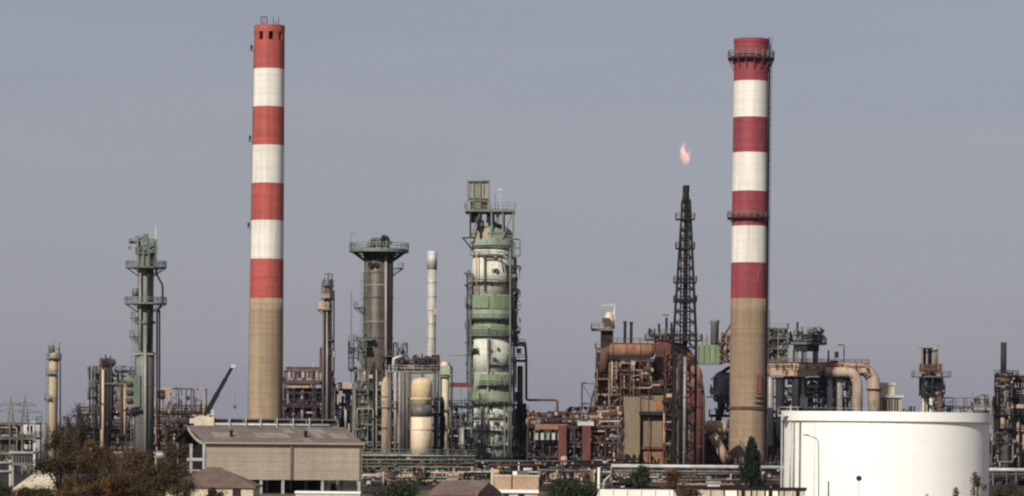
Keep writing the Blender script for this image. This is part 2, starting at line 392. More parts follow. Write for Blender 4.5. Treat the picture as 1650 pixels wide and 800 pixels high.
# crown with real openings
zc0, zc1, zo0, zo1 = ls.z(70), ls.z(42), ls.z(66), ls.z(53)
ls.add('crown_band', MB().sector(ra(zc0)-.5, ra(zc0)-.001, zc0, zo0, n=48), REDL)
ls.add('crown_lip', MB().sector(ra(zc1)-.5, ra(zc1)+.04, zo1, zc1, n=48), REDL)
for i in range(9):
    a = 289+i*40; w = 22
    ls.add('crown_pier', MB().sector(ra(zc1)-.55, ra(zc1)-.001, zo0, zo1, a, a+w, n=4), REDL)
ls.add('flue_liner', MB().lathe([(ra(zc1)-1.6, zc0), (ra(zc1)-1.6, zc1-.5)], 32), BLK)
ls.add('crown_floor', MB().sector(.5, ra(zc0)-.52, zc0, zc0+.15, n=32), CONC)
fr = MB()
for px in (421, 430): fr.bar(ls.p(px,42,-1), ls.p(px,27.5,-1), .3)
fr.bar(ls.p(420.4,28,-1), ls.p(430.6,28,-1), .32)
ls.add('lifting_frame', fr, STG)
for px, pt, d in ((440.5,28,-1.5),(449,27,-.5),(445,34,1.5),(425,33,1.8)):
    ls.add('lightning_rod', MB().bar(ls.p(px,43,d), ls.p(px,pt,d), .3), STG)
for py in (80, 226, 366):
    q = ls.p(405.5, py); r = ra(q.z)
    o = ls.add('light_bracket', MB().box(-r-1.0, -r+.15, -.5, .5, q.z-.35, q.z), STG)
    ls.add('warning_light', MB().lathe([(.15,q.z),(.28,q.z+.3),(.28,q.z+.8),(.1,q.z+1.1)], 10, -r-.6, 0), STD, o)
lz0, lz1 = 2.0, ls.z(75); lb = MB()
for dy in (-.25, .25): lb.bar((-ra(lz0)-.08, dy, lz0), (-ra(lz1)-.08, dy, lz1), .08)
for i in range(int((lz1-lz0)/.7)):
    zz = lz0+i*.7; lb.bar((-ra(zz)-.08, -.25, zz), (-ra(zz)-.08, .25, zz), .05)
ls.add('ladder', lb, STG)

rs = Th('striped_stack', 'thicker red and white chimney with crimson bands, ring balconies and a dark caged ladder', 'chimney', 1207.5, 360, 800)
rb_ = stack(rs, 66, 650, 27.6, 29.3, [66,132,190,247,309,365,424,482], REDR, BANDW, CONR)
zt = rs.z(66); r = rb_(zt)
rs.add('crown_lip', MB().sector(r-.6, r+.12, zt-.6, zt+.35, n=48), REDR)
rs.add('flue_liner', MB().lathe([(r-.9, zt-3), (r-.9, zt-.3)], 32), BLK)
z = rs.z(92); r = rb_(z)
rs.ring(94, r, r+1.45, STD, rail=True, th=.45, rmat=STG, h=1.5, rt=.14)
for i in range(16):
    a = rad(i*22.5+5); rs.add('bracket', MB().bar((r*cos(a), r*sin(a), z-3.3), ((r+1.3)*cos(a), (r+1.3)*sin(a), z-.8), .2), REDR)
z = rs.z(351); r = rb_(z)
rs.ring(351, r, r+1.1, STD, 95, 330, th=.4, rmat=STG, h=1.3, rt=.12)
z = rs.z(658); r = rb_(z)
rs.add('collar', MB().sector(r, r+.28, z-.35, z+.35, n=48), RSB)
a = rad(-14); r = rb_(50)
rs.ladder((r+.1)*cos(a), (r+.1)*sin(a), 3, rs.z(66)+.8, STD, w=.7, out=(cos(a), sin(a)))
rs.add('cable_conduit', MB().bar(((r+.25)*cos(rad(-6)), (r+.25)*sin(rad(-6)), 2), ((rb_(90)+.25)*cos(rad(-6)), (rb_(90)+.25)*sin(rad(-6)), 100), .42), STD)
q = rs.p(1221, 620); yy = -math.sqrt(rb_(q.z)**2-q.x**2)
rs.add('access_hatch', MB().box(q.x-.55, q.x+.55, yy-.35, yy+.5, q.z-2.2, q.z+2.2), RST)
for py in (640, 648):
    z = rs.z(py); r = rb_(z); rs.add('landing', MB().sector(r, r+.5, z-.15, z, -70, -20), RSB)

# ------------------------------------------------------------------ slender yellow column, far left
t = Th('distillation_column', 'slender yellowish column with green platforms beside the pylons', 'column', 86, 620, 850)
s = t.s
t.add('shell', MB().lathe([(7.2*s,0),(7.2*s,t.z(604)),(7.2*s,t.z(576)),(5.5*s,t.z(571)),(2*s,t.z(568))], 20), YEL)
for py in (598, 640): t.add('stiffener_ring', MB().sector(7.2*s, 7.8*s, t.z(py)-.2, t.z(py)+.2, n=24), GRL)
t.ring(577, 5*s, 13*s, GRN, 0, 360, y=0); t.ring(602, 7*s, 13*s, GRN, 120, 300); t.ring(642, 7*s, 15*s, GRN, 130, 260)
t.add('top_frame', MB().bar(t.p(78,576,-1), t.p(78,556,-1), .25).bar(t.p(96,576,-1), t.p(96,552,-1), .25).bar(t.p(87,576,1), t.p(87,548,1), .2).bar(t.p(78,562,-1), t.p(96,562,-1), .2), GRN)
t.add('relief_valve', MB().lathe([(.5,t.z(569)),(.9,t.z(566)),(.4,t.z(562)),(.8,t.z(559)),(.2,t.z(556))], 10, -.5), GRN)
t.pipe([(94,560,-.8),(97,575,-.8),(97,720,-.8)], 1.3, RSB); t.pipe([(90,640,-1.3),(90,720,-1.3)], 1.2, RSB)
t.ladder(-7.4*s, 0, 2, t.z(580), GRN, out=(-1,0))

# ------------------------------------------------------------------ dark purple column with side platforms
t = Th('distillation_column', 'short dark purplish column with stacked platforms left of the tall grey green column', 'column', 172, 620, 760)
s = t.s
t.add('shell', MB().lathe([(8*s,0),(8*s,t.z(585)),(6*s,t.z(580)),(2*s,t.z(577))], 20), PUR)
t.pipe([(165,596,-1.6),(165,720,-1.6)], 3.4, CRM, 'lagged_pipe'); t.pipe([(179,585,-1.2),(179,700,-1.2)], 2.4, STD)
t.ring(587, 7*s, 13*s, PUR, 0, 360); t.ring(602, 8*s, 24*s, PUR, 150, 240); t.ring(624, 8*s, 30*s, STG, 155, 235); t.ring(640, 8*s, 28*s, STD, 150, 230)
for px, py in ((164,576),(170,572),(178,574),(184,580)): t.add('vent_pipe', MB().bar(t.p(px,588,-.5), t.p(px,py,-.5), .3), PUR)
t.bx('valve_box', 150, 590, 158, 602, -2.5, -1, STG); t.bx('valve_box', 146, 612, 156, 622, -2.5, -1, STG)
t.add('head_manifold', MB().drum(t.p(165,582,-1), t.p(187,585,-1), 4*s), PUR)
t.plat(186, 236, 600, -1.4, .6, STD, rail=True); t.pipe([(184,598,-1),(228,598,-1),(228,640,-1)], 1.4, STD)
t.clutter(142, 212, 590, 690, -2.5, 1.5, [PUR, STG, STD, GRN, RSB, PNK], 22, 9, (.8,1.8), 1)
t.pipe([(196,700,-2),(196,615,-2),(208,615,-2),(208,600,-2)], 2.6, RSB); t.pipe([(201,700,-1.8),(201,622,-1.8)], 2.2, BGE)

# ------------------------------------------------------------------ tall grey-green column
t = Th('distillation_column', 'tall grey green column with two wide platforms and a zigzag side pipe', 'column', 234, 540, 720)
s = t.s
t.add('shell', MB().lathe([(15.5*s,0),(15.5*s,t.z(572)),(13*s,t.z(568)),(13*s,t.z(412)),(11*s,t.z(405)),(4*s,t.z(402))], 28), COLG)
for py in (520, 570, 620): t.add('stiffener_ring', MB().sector(12.8*s, 16.2*s, t.z(py)-.25, t.z(py)+.25, n=28), GRN)
t.ring(430, 13*s, 33*s, GRN, 0, 360, th=.4, rt=.13); t.ring(488, 13*s, 34*s, GRN, 0, 360, th=.4, rt=.13)
t.ring(408, 10*s, 18*s, GRN, 0, 360, rt=.13); t.ring(395, 3*s, 15*s, GRN, 0, 360, rt=.13)
hd = [(222,385,6,9),(236,383,7,10),(247,394,7,8),(212,388,6,5),(210,400,5,4),(243,406,9,5)]
for px, py, w, h in hd: t.bx('valve_box', px-w/2, py-h/2, px+w/2, py+h/2, -2.2, -.8, GRN)
for px in (222, 231, 240, 252): t.add('head_post', MB().bar(t.p(px,430,-2.1), t.p(px,386,-2.1), .3), GRN)
t.pipe([(222,410,-2),(222,384,-2),(238,380,-2),(238,410,-2)], 2.0, GRN); t.pipe([(208,391,-1),(226,391,-1),(226,410,-1)], 2.0, STG)
t.add('antenna', MB().bar(t.p(251,400,0), t.p(251,366,0), .22), LITG)
t.pipe([(234,555,-2.3),(234,730,-2.3)], 2.6, STL, 'lagged_pipe'); t.pipe([(226,440,-2.2),(226,565,-2.2)], 2.2, STL); t.pipe([(240,432,-2.2),(240,566,-2.2)], 3.2, STD)
t.pipe([(250,414,-1.4),(252,442,-1.4),(262,460,-1.4),(262,488,-1.4),(253,503,-1.4),(253,622,-1.4),(253,720,-1.4)], 1.7, PUR)
t.pipe([(257,500,-.6),(257,720,-.6)], 1.4, PUR)
t.ring(512, 13*s, 24*s, GRN, 140, 230); t.ring(542, 13*s, 26*s, GRN, 140, 225); t.ring(606, 15*s, 28*s, GRN, 140, 230)
t.add('manway', MB().cyl((-13*s-.9, -1, t.z(472)), (-11*s, -.6, t.z(472)), .85), STG)
t.bx('reboiler_casing', 204, 606, 228, 656, -2.4, 1.0, GRN); t.plat(202, 231, 660, -3, 1.5, STD, rail=False, th=.4)
for py in (618, 632, 645): t.bx('flange_box', 205, py-3, 214, py+3, -3.2, -2.45, RSB)
t.ladder(-15.7*s, -1, 2, t.z(500), GRN, out=(-1,0))
t.bx('lower_band', 218, 570, 249, 572, -2.3, -2.0, STL)

# ------------------------------------------------------------------ small frame and drum right of the tall column
t = Th('process_unit', 'low cream and rusty frame with drums right of the tall grey green column', 'process frame', 275, 660, 735)
t.frame(249, 330, [626,668,690], -2, 4, 4, BGE, w=.3, brace=.2, floors=(1,), fmat=RSB)
t.add('drum', MB().drum(t.p(254,636,0), t.p(268,636,0), 8*t.s), RSB)
for x, m in ((262,CRM),(279,CRM),(296,BGE)): t.add('drum', MB().drum(t.p(x-7,678,-3), t.p(x+7,678,-3), 6*t.s), m)
t.clutter(250, 330, 672, 745, -2, 4, [BGE, RSB, STD, STL, RSR], 22, 3)
t.clutter(250, 325, 640, 668, -1, 3, [BGE, STG, STL], 7, 5, (.7,1.3), 0)
for x in (275, 284, 300, 312): t.add('vent_pipe', MB().bar(t.p(x,668,0), t.p(x,rnd.uniform(622,645),0), .22), BGE)

t = Th('process_unit', 'dark low pipework behind the trees left of the tall grey green column', 'process unit', 220, 690, 790)
t.frame(128, 335, [662,686,712], -3, 4, 8, PUR, w=.3, brace=.5, floors=(0,1), fmat=STG)
t.clutter(128, 335, 652, 745, -3, 4, [PUR, STD, STG, RSB, BGE, GRN, STL], 80, 8, (.9,2.2), 7)
t.clutter(176, 232, 600, 662, -2, 3, [PUR, STD, STG, GRN, RSB], 26, 7, (.8,1.8), 2)
# ------------------------------------------------------------------ low units behind the trees, far left
t = Th('process_unit', 'grey pipe rack and plant at the left edge below the pylons', 'pipe rack', 20, 700, 640)
t.frame(-40, 60, [682,706,728], -3, 5, 5, STG, w=.3, brace=.3, floors=(0,1), fmat=GRN)
t.clutter(-40, 58, 686, 750, -3, 5, [STG, PUR, STD, BGE, STL], 34, 11)
t = Th('storage_vessel', 'pale domed tank roof between the pylons and the yellow column', 'tank', 56, 690, 690)
t.add('shell', MB().lathe([(22*t.s,0),(22*t.s,t.z(689)),(16*t.s,t.z(683)),(2*t.s,t.z(679))], 32), LITG)
t = Th('louvred_cabin', 'grey louvred cabin on posts at the left edge', 'cabin', 37, 740, 520)
t.bx('cabin_wall', 18, 731, 56, 750, 0, 4, STG)
for i in range(7): t.bx('louvre', 22+i*4.6, 733, 24.6+i*4.6, 745, -.12, -.004, STD)
t.bx('roof', 15, 728, 58, 731, -.4, 4.4, STL)
for x in (20, 54): t.add('post', MB().box(t.p(x,760).x-.15, t.p(x,760).x+.15, .2, .5, 0, t.z(750)), STL)
t.add('mast', MB().box(t.p(55.5,760).x-.16, t.p(55.5,760).x+.16, -.4, -.1, 0, t.z(714)), LITG)
t = Th('guard_rail', 'white double pipe rail low at the left edge', 'railing', 0, 755, 500)
for py in (746, 760): t.add('rail', MB().tube([t.p(-40,py), t.p(17,py)], .16), LITG)
for x in (-30, -6, 16): t.add('post', MB().box(t.p(x,760).x-.16, t.p(x,760).x+.16, .2, .5, 0, t.z(742)), LITG)

# ------------------------------------------------------------------ pylons far off
def pylon(px, top, D, label):
    t = Th('power_pylon', label, 'pylon', px, 660, D, 'distant power pylons')
    h = t.z(top); mb = MB()
    for sx in (-1,1):
        for sy in (-1,1):
            mb.bar((sx*3.2,sy*3.2,0), (sx*1.0,sy*1.0,h*.62), .55); mb.bar((sx*1.0,sy*1.0,h*.62), (0,0,h), .5)
    for k in range(9):
        f0, f1 = k/9*.62, (k+1)/9*.62
        w0, w1 = 3.2-2.2*f0/.62, 3.2-2.2*f1/.62
        for y in (-1, 1):
            mb.bar((-w0,y*w0,h*f0),(w1,y*w1,h*f1),.3); mb.bar((w0,y*w0,h*f0),(-w1,y*w1,h*f1),.3)
    t.add('lattice_tower', mb, STG)
    for f, L in ((.62, 9), (.78, 6)):
        a = MB()
        for sx in (-1,1):
            a.bar((0,0,h*f-.5),(sx*L,0,h*f),.5); a.bar((0,0,h*(f+.06)),(sx*L,0,h*f),.4)
            a.bar((sx*L*.95,0,h*f),(sx*L*.95,0,h*f-2.2),.3)
        t.add('cross_arm', a, STG)
pylon(17, 637, 1900, 'fainter distant power pylon nearest the left edge')
pylon(40, 637, 1750, 'distant power pylon with a wide cross arm left of the yellow column')

# ------------------------------------------------------------------ mobile crane
t = Th('mobile_crane', 'mobile crane with a long black boom raised beside the left chimney', 'crane', 333, 668, 600)
b0, b1 = t.p(331,669), t.p(374.5,591)
dv = (b1-b0)
t.add('boom', MB().bar(b0, b0+dv*.45, .8, .8), BLK)
t.add('boom_section', MB().bar(b0+dv*.43, b0+dv*.75, .68, .68), BLK); t.add('boom_section', MB().bar(b0+dv*.73, b1, .55, .55), BLK)
t.add('boom_head', MB().box(b1.x-.25, b1.x+.55, -.3, .3, b1.z-.25, b1.z+.35), LITG)
t.add('hoist_cable', MB().bar((b1.x+.5,0,b1.z), (b1.x+.5,0,b1.z-6.8), .05), STG)
t.add('hook_block', MB().lathe([(.1,b1.z-7.4),(.25,b1.z-7.2),(.25,b1.z-6.9),(.1,b1.z-6.7)], 8, b1.x+.5), STG)
zb = b0.z
t.add('turret', MB().box(-1.6, 1.3, -1.3, 1.3, zb-1.4, zb-.2), LITG)
t.add('counterweight', MB().box(-2.9, -1.62, -1.3, 1.3, zb-1.5, zb-.6), LITG)
c = t.add('operator_cab', MB().box(.3, 1.5, -2.3, -1.32, zb-1.5, zb+.1), LITG); t.add('window', MB().box(.5, 1.3, -2.34, -2.303, zb-.8, zb-.05), STD, c)
t.add('lift_ram', MB().bar((1.2,0,zb-.8), b0+dv*.2+Vector((.25,0,-.25)), .3), LITG)
t.add('pedestal', MB().lathe([(1.5,1.4),(1.1,2.0),(1.1,zb-1.42)], 20), STG)
t.add('chassis', MB().box(-6, 5, -1.3, 1.3, .8, 1.5), STG)
for x in (-5,-3.4,2.4,4): 
    for y in (-1.35,1.0): t.add('wheel', MB().cyl((x,y,.6),(x,y+.35,.6),.6), BLK)

# ------------------------------------------------------------------ white-topped pipe rack behind the hall
t = Th('pipe_rack', 'long pipe rack with white pipe running behind the hall roof', 'pipe rack', 430, 685, 560)
t.frame(318, 545, [675,686], -1.5, 1.5, 9, STG, w=.22, brace=0)
t.pipe([(335,684,-2),(532,686,-2)], 2.0, LITG, n=10); t.pipe([(335,678,-1),(540,680,-1)], 1.6, STD); t.pipe([(320,679,0),(548,681,0)], 2.2, RSB); t.pipe([(320,676,1),(548,677,1)], 1.8, STD)
t.pipe([(335,688,-1),(545,690,-1)], 1.5, GRN)
t.bx('white_cabin', 315, 672, 347, 686, -2.5, -1.6, CREAMW)
for x in (372, 398, 422, 448, 474, 500): t.bx('stanchion', x-.8, 674, x+.8, 690, -2.6, -2.3, LITG)

# ------------------------------------------------------------------ hall
hall_w = W(330, 712, 478)
t = Th('open_sided_hall', 'beige corrugated metal hall on posts with a grey brown pitched roof', 'hall', 330, 740, 478, rz=rad(19))
L, hw = 22.9, 9.0
ze, zr, zl = t.z(713), t.z(713)+2.05, t.z(773)
NP = 22
sheet = MB()
pw = L/NP
xs_ = [];
for k in range(9):
    x = pw*k/8; d = 0.045 if k % 2 else 0.0
    xs_.append((x, -d))
vs = []; 
for x, d in xs_: vs += [(x, d, 0), (x, d, ze-zl)]
n = len(vs)
sheet.add(vs+[(x, .05, z) for (x, d) in xs_ for z in (0, ze-zl)], [(2*k, 2*k+2, 2*k+3, 2*k+1) for k in range(8)]+[(n+2*k+2, n+2*k, n+2*k+1, n+2*k+3) for k in range(8)]+[(2*k+1, 2*k+3, n+2*k+3, n+2*k+1) for k in range(8)]+[(2*k+2, 2*k, n+2*k, n+2*k+2) for k in range(8)])
wall = t.add('front_wall', MB().box(0, L, .06, .14, zl, ze-.05), STG)
first = None
for i in range(NP):
    if first is None: o = mesh_obj('wall_panel', sheet, HALL, wall); first = o
    else: o = bpy.data.objects.new('wall_panel', first.data); col.objects.link(o); o.parent = wall
    gap = .12 if i >= 12 else 0
    o.location = (i*pw*.994+gap, 0.004*((i*7) % 3), zl+0.03*(((i*5) % 4)-1.5)*.3)
t.add('downpipe', MB().bar((12*pw-.0,-.2,zl),(12*pw-.0,-.2,ze-.05),.22), HROOF)
t.add('downpipe', MB().bar((L-.35,-.16,zl),(L-.35,-.16,ze-.05),.1), HROOF)
for i in range(3): t.add('girt', MB().box(.02, L-.02, -.056, -.047, zl+1.3+i*1.25, zl+1.325+i*1.25), HALL)
# roof: rows of sheets on both slopes
roof = t.add('roof', MB().add([(-.2,-.25,ze-.06),(L+.2,-.25,ze-.06),(L+.2,hw,zr-.06),(-.2,hw,zr-.06),(L+.2,2*hw+.25,ze-.06),(-.2,2*hw+.25,ze-.06)], [(0,1,2,3),(3,2,4,5)]), STD)
nr, nc = 3, 19
for side in (0, 1):
    for r in range(nr):
        for c in range(nc):
            x0, x1 = -.3+(L+.6)*c/nc, -.3+(L+.6)*(c+1)/nc-.02
            f0, f1 = r/nr, (r+1)/nr+.015
            def pt(x, f, dz):
                y = -.4+(hw+.4)*f; z = ze-.05+(zr-ze)*f
                if side: y = 2*hw-y
                return (x, y, z+dz)
            dz = .05+.03*r+rnd.uniform(0,.02)
            v8 = [pt(x0,f0,dz-.03),pt(x1,f0,dz-.03),pt(x1,f1,dz-.03),pt(x0,f1,dz-.03),pt(x0,f0,dz),pt(x1,f0,dz),pt(x1,f1,dz),pt(x0,f1,dz)]
            mesh_obj('roof_sheet', MB().add(v8, [(0,3,2,1),(4,5,6,7),(0,1,5,4),(1,2,6,5),(2,3,7,6),(3,0,4,7)]), HROOF2 if (r == 1 and side == 0 and c in (2,3,4,7,8,9,10,14,16)) or rnd.random() < .08 else HROOF, roof)
mesh_obj('ridge_cap', MB().box(-.3, L+.3, hw-.3, hw+.3, zr+.06, zr+.2), STL, roof)
mesh_obj('gutter', MB().box(-.3, L+.3, -.62, -.42, ze-.18, ze+.04), HALL, roof)
for x in (4.6, 15.5): mesh_obj('roof_vent', MB().lathe([(.22,ze+.8),(.22,ze+1.5),(.4,ze+1.55),(.1,ze+1.8)], 10, x, 3.2), STD, roof)
t.add('back_wall', MB().box(0, L, 2*hw-.15, 2*hw, 0.02, ze-.05), STD)  # wall coloured dark to stand in for the shade inside the hall
t.add('painted_shade_sheet', MB().box(2.2, 2.35, .3, 2*hw-.3, zl+.4, ze-.3), BLK)  # black sheet added so the open left end looks deep in shade
t.add('end_wall', MB().add([(L,0.15,zl),(L,2*hw-.2,zl),(L,2*hw-.2,ze-.1),(L,hw,zr-.15),(L,.15,ze-.1),(L-.1,0.15,zl),(L-.1,2*hw-.2,zl),(L-.1,2*hw-.2,ze-.1),(L-.1,hw,zr-.15),(L-.1,.15,ze-.1)], [(0,1,2,3,4),(9,8,7,6,5)]), HALL)
# pale curved fascia of the open left end
fa = MB(); pv = None
for k in range(9):
    f = k/8; y = hw*f; z = ze+(zr-ze)*f-(.9*(1-f)*f)*1.6-.1
    if pv: fa.bar((-.32,pv[0],pv[1]), (-.32,y,z), .12, .42)
    pv = (y, z)
t.add('end_fascia', fa, HALL); t.add('corner_post', MB().box(-.28, -.02, -.2, .2, 0, ze-.2), LITG)
t.add('end_rail', MB().box(-2.6, -.3, .3, .5, zl+2.6, zl+3.0), LITG); t.add('end_rail', MB().box(-2.4, -.3, .3, .5, zl+1.2, zl+1.35), LITG)
for i, x in enumerate((.2, 4.2, 8.2, 11.4, 17.2, 22.6)):
    for y in (.25, hw, 2*hw-.6): t.add('post', MB().box(x-.17, x+.17, y-.17, y+.17, 0, zl+.5 if y < 1 else ze-.3), LITG)
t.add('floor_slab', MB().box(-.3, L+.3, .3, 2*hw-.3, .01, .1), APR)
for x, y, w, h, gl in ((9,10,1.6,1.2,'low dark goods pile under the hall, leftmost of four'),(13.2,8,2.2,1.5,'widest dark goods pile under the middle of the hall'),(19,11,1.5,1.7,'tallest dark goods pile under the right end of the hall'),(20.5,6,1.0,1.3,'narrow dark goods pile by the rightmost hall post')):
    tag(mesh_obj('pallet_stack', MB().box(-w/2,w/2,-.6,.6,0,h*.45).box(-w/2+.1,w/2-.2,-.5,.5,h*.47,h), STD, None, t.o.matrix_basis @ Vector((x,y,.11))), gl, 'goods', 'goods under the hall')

# ------------------------------------------------------------------ fin-fan cooler frame by the left chimney
t = Th('air_cooler', 'dark steel frame with a row of cooler bays right of the left chimney', 'air cooler', 490, 640, 790)
t.frame(460, 536, [598,618,632,655,676], -3, 4, 5, PUR, w=.35, brace=.4, floors=(1,3), fmat=PUR)
for i in range(7): t.bx('cooler_bay', 466+i*7.3, 600, 470+i*7.3, 609, -3.5, 2, (BGE, STG, RSB)[i % 3])
t.bx('header_box', 463, 614, 518, 619, -3.9, 2, RSB); t.bx('header_box', 465, 619, 500, 625, -3.3, 1, BGE)
t.bx('fan_bay', 466, 628, 530, 646, -1.5, 3, BLK); t.bx('fan_bay', 462, 652, 515, 672, -1, 3, STD)
t.bx('plenum', 462, 592, 520, 596, -3, 3, RSB)
t.clutter(458, 545, 625, 740, -3, 5, [STD, PUR, RSB, PUR, BGE, STL, GRN, STD], 60, 21, vess=5)
for x in (463, 505): t.add('vent_pipe', MB().bar(t.p(x,598,0), t.p(x,585,0), .3), BGE)

# ------------------------------------------------------------------ thin column
t = Th('distillation_column', 'thin dark column with a boxy top platform right of the left chimney', 'column', 527, 580, 760)
s = t.s
t.add('shell', MB().lathe([(7.2*s,0),(7.2*s,t.z(640)),(5.6*s,t.z(634)),(5.6*s,t.z(462)),(2*s,t.z(458))], 20), RSB)
t.pipe([(521,495,-1.2),(521,690,-1.2)], 1.8, STG); t.pipe([(533,450,-1),(533,640,-1)], 1.8, PUR); t.pipe([(527,500,-1.6),(527,690,-1.6)], 1.6, STL); t.pipe([(538,468,0),(538,600,0),(533,610,0)], 1.3, STG)
t.ring(498, 5*s, 17*s, GRN, 110, 300, th=.4); t.ring(480, 4*s, 11*s, STG); t.ring(460, 3*s, 10*s, STG)
t.bx('guard_panel', 513, 488, 531, 499, -2.0, -1.85, BGE); t.bx('guard_panel', 516, 474, 532, 481, -1.6, -1.45, STL)
for x, y in ((523,447),(529,440),(535,442),(519,455)): t.add('vent_pipe', MB().bar(t.p(x,482,-.6), t.p(x,y,-.6), .35), STG)
t.add('vent_crossbar', MB().bar(t.p(522,442,-.6), t.p(537,442,-.6), .25), STG)
for py in (548, 570): t.ring(py, 6*s, 12*s, GRN, -80, 40)
t.ladder(6*s, 0, 3, t.z(500), STG, out=(1,0))
t.bx('valve_box', 535, 566, 541, 576, -1, .5, GRL); t.bx('valve_box', 515, 560, 520, 600, -.8, .4, RSB)

# ------------------------------------------------------------------ unit between thin and brown columns
t = Th('process_unit', 'dark cluttered frame under a pale roof between the thin and the brown columns', 'process frame', 565, 660, 795)
t.frame(541, 600, [628,650,675,700,725], -3, 5, 3, STD, w=.35, brace=.5, floors=(0,2), fmat=PUR)
t.bx('roof_panel', 545, 617, 572, 627, -4, 3, PNK); t.bx('roof_panel', 573, 620, 588, 626, -4, 3, STL)
t.clutter(540, 602, 630, 745, -4, 5, [STD, STG, PUR, STL, GRN, NVY], 48, 23, vess=5)
t.pipe([(545,660,-4),(557,660,-4),(557,690,-4)], 2.2, LITG)
t.add('mast', MB().bar(t.p(566,630,0), t.p(566,470,0), .28), GRN)
t.add('beacon', MB().lathe([(.3,t.z(596)),(.5,t.z(594)),(.2,t.z(591))], 8, t.p(573,594).x), STD)

# ------------------------------------------------------------------ big brown column
t = Th('distillation_column', 'broad brown column with a wide flat disc platform on top', 'column', 609, 560, 765)
s = t.s
t.add('shell', MB().lathe([(25*s,0),(24.5*s,t.z(640)),(23.5*s,t.z(600)),(23.5*s,t.z(415)),(19*s,t.z(408)),(6*s,t.z(404))], 32), BRN)
t.add('top_skirt', MB().lathe([(23.7*s,t.z(418)),(26*s,t.z(412)),(22*s,t.z(403))], 32), STD)
t.ring(402, 3*s, 48*s, GRN, th=.75, rt=.13, h=1.3)
zz = t.z(402)
for i in range(14):
    a = rad(i*360/14); t.add('strut', MB().bar((24*s*cos(a),24*s*sin(a),zz-2.6), (42*s*cos(a),42*s*sin(a),zz-.75), .3), STD)
t.pipe([(597,402,-3),(597,386,-3),(612,386,-3),(612,398,-3)], 2.6, STG); t.pipe([(616,402,-2),(616,380,-2),(626,384,-2),(626,402,-2)], 2.8, STD)
t.pipe([(604,402,0),(604,384,0),(632,392,0)], 2.2, STG)
for px, w, h in ((602,8,8),(621,6,14),(611,7,6),(594,5,7)): t.bx('valve_box', px-w/2, 402-h-4, px+w/2, 402-4, -1.5, .5, GRN)
t.add('davit', MB().bar(t.p(566,402,-1), t.p(566,379,-1), .2).bar(t.p(563,379,-1), t.p(573,376,-1), .2), STG)
t.pipe([(622,404,-3.1),(622,640,-3.1)], 2.4, STL, 'lagged_pipe', bend=.5); t.pipe([(629,410,-2.4),(629,620,-2.4)], 3.6, STD)
for py in (460, 519): t.add('ring_clamp', MB().sector(23.5*s, 24.1*s, t.z(py)-.12, t.z(py)+.12, 200, 300), STL)
for py in (440, 480, 545, 590, 630, 670, 700): t.add('stiffener_ring', MB().sector(23.4*s, 24.4*s, t.z(py)-.2, t.z(py)+.2, n=32), BRN)
t.ring(496, 23*s, 40*s, GRN, 150, 215, rail=True); t.ring(432, 23*s, 40*s, GRN, -35, 10); t.ring(560, 23*s, 48*s, GRN, 150, 250); t.ring(574, 23*s, 45*s, GRN, -70, 20); t.ring(625, 23*s, 40*s, GRN, 160, 300)
t.ring(548, 23*s, 40*s, GRN, 190, 260)
for x, y in ((580,550),(645,565),(640,580),(585,600)): t.bx('valve_box', x-4, y-5, x+4, y+5, -3, -1, STG)
t.pipe([(586,560,-3),(586,740,-3)], 2.2, GRN); t.pipe([(594,600,-3.4),(594,740,-3.4)], 1.8, GRN); t.pipe([(638,575,-1),(646,590,-1),(646,700,-1)], 1.8, STG)
t.ladder(-23.7*s, -1.2, 2, t.z(440), GRN, out=(-.6,-.8))
for x in (598,607): t.add('manway', MB().cyl((t.p(x,425).x,-23*s-.6,t.z(428)),(t.p(x,425).x,-21*s,t.z(428)),.6), STD)

t = Th('process_unit', 'tangle of green and brown pipes and walkways round the foot of the brown column', 'process unit', 605, 680, 752)
t.frame(570, 640, [628,656,684,712], -2, 3, 3, GRN, w=.28, brace=.5, floors=(0,1,2), fmat=GRN)
t.clutter(572, 642, 596, 742, -3, 2, [GRN, RSB, STG, STD, BGE, PUR, STL], 64, 33, (.8,1.9), 4)
t.clutter(562, 590, 540, 600, -2, 2, [GRN, STG, STD], 14, 34, (.7,1.4), 0); t.clutter(634, 656, 552, 600, -2, 2, [GRN, STG, STD], 14, 30, (.7,1.4), 0)
t = Th('process_unit', 'narrow dark rack of pipes between the narrow cream column and the great column', 'process unit', 742, 690, 728)
t.frame(726, 760, [618,655,690,716], -2, 2, 2, GRN, w=.25, brace=.5, floors=(1,2,3), fmat=STD)
t.clutter(724, 762, 650, 745, -2, 2, [STD, STG, GRN, NVY, STL], 36, 42, (.8,1.8), 2)
# ------------------------------------------------------------------ silver stack
t = Th('metal_flue', 'slim silvery metal flue stack with a thicker tip', 'flue', 695.5, 490, 840)
s = t.s
t.add('tip', MB().lathe([(8.2*s,t.z(434)),(8.2*s,t.z(405)),(7.2*s,t.z(405)),(7.2*s,t.z(408))], 24), SLV)
t.add('shaft', MB().lathe([(9.5*s,0),(8.4*s,t.z(600)),(7.2*s,t.z(560)),(7.1*s,t.z(434.5))], 24), SLV)
for py in (455, 478, 500, 522, 545, 565): t.add('flange_ring', MB().sector(6.9*s, 8.0*s, t.z(py)-.15, t.z(py)+.15, n=24), SLV)
t.ladder(7*s, 0, 3, t.z(420), STL, out=(1,0), cage=False)
t.bx('junction_box', 699, 498, 706, 508, -1.2, 0, STL)

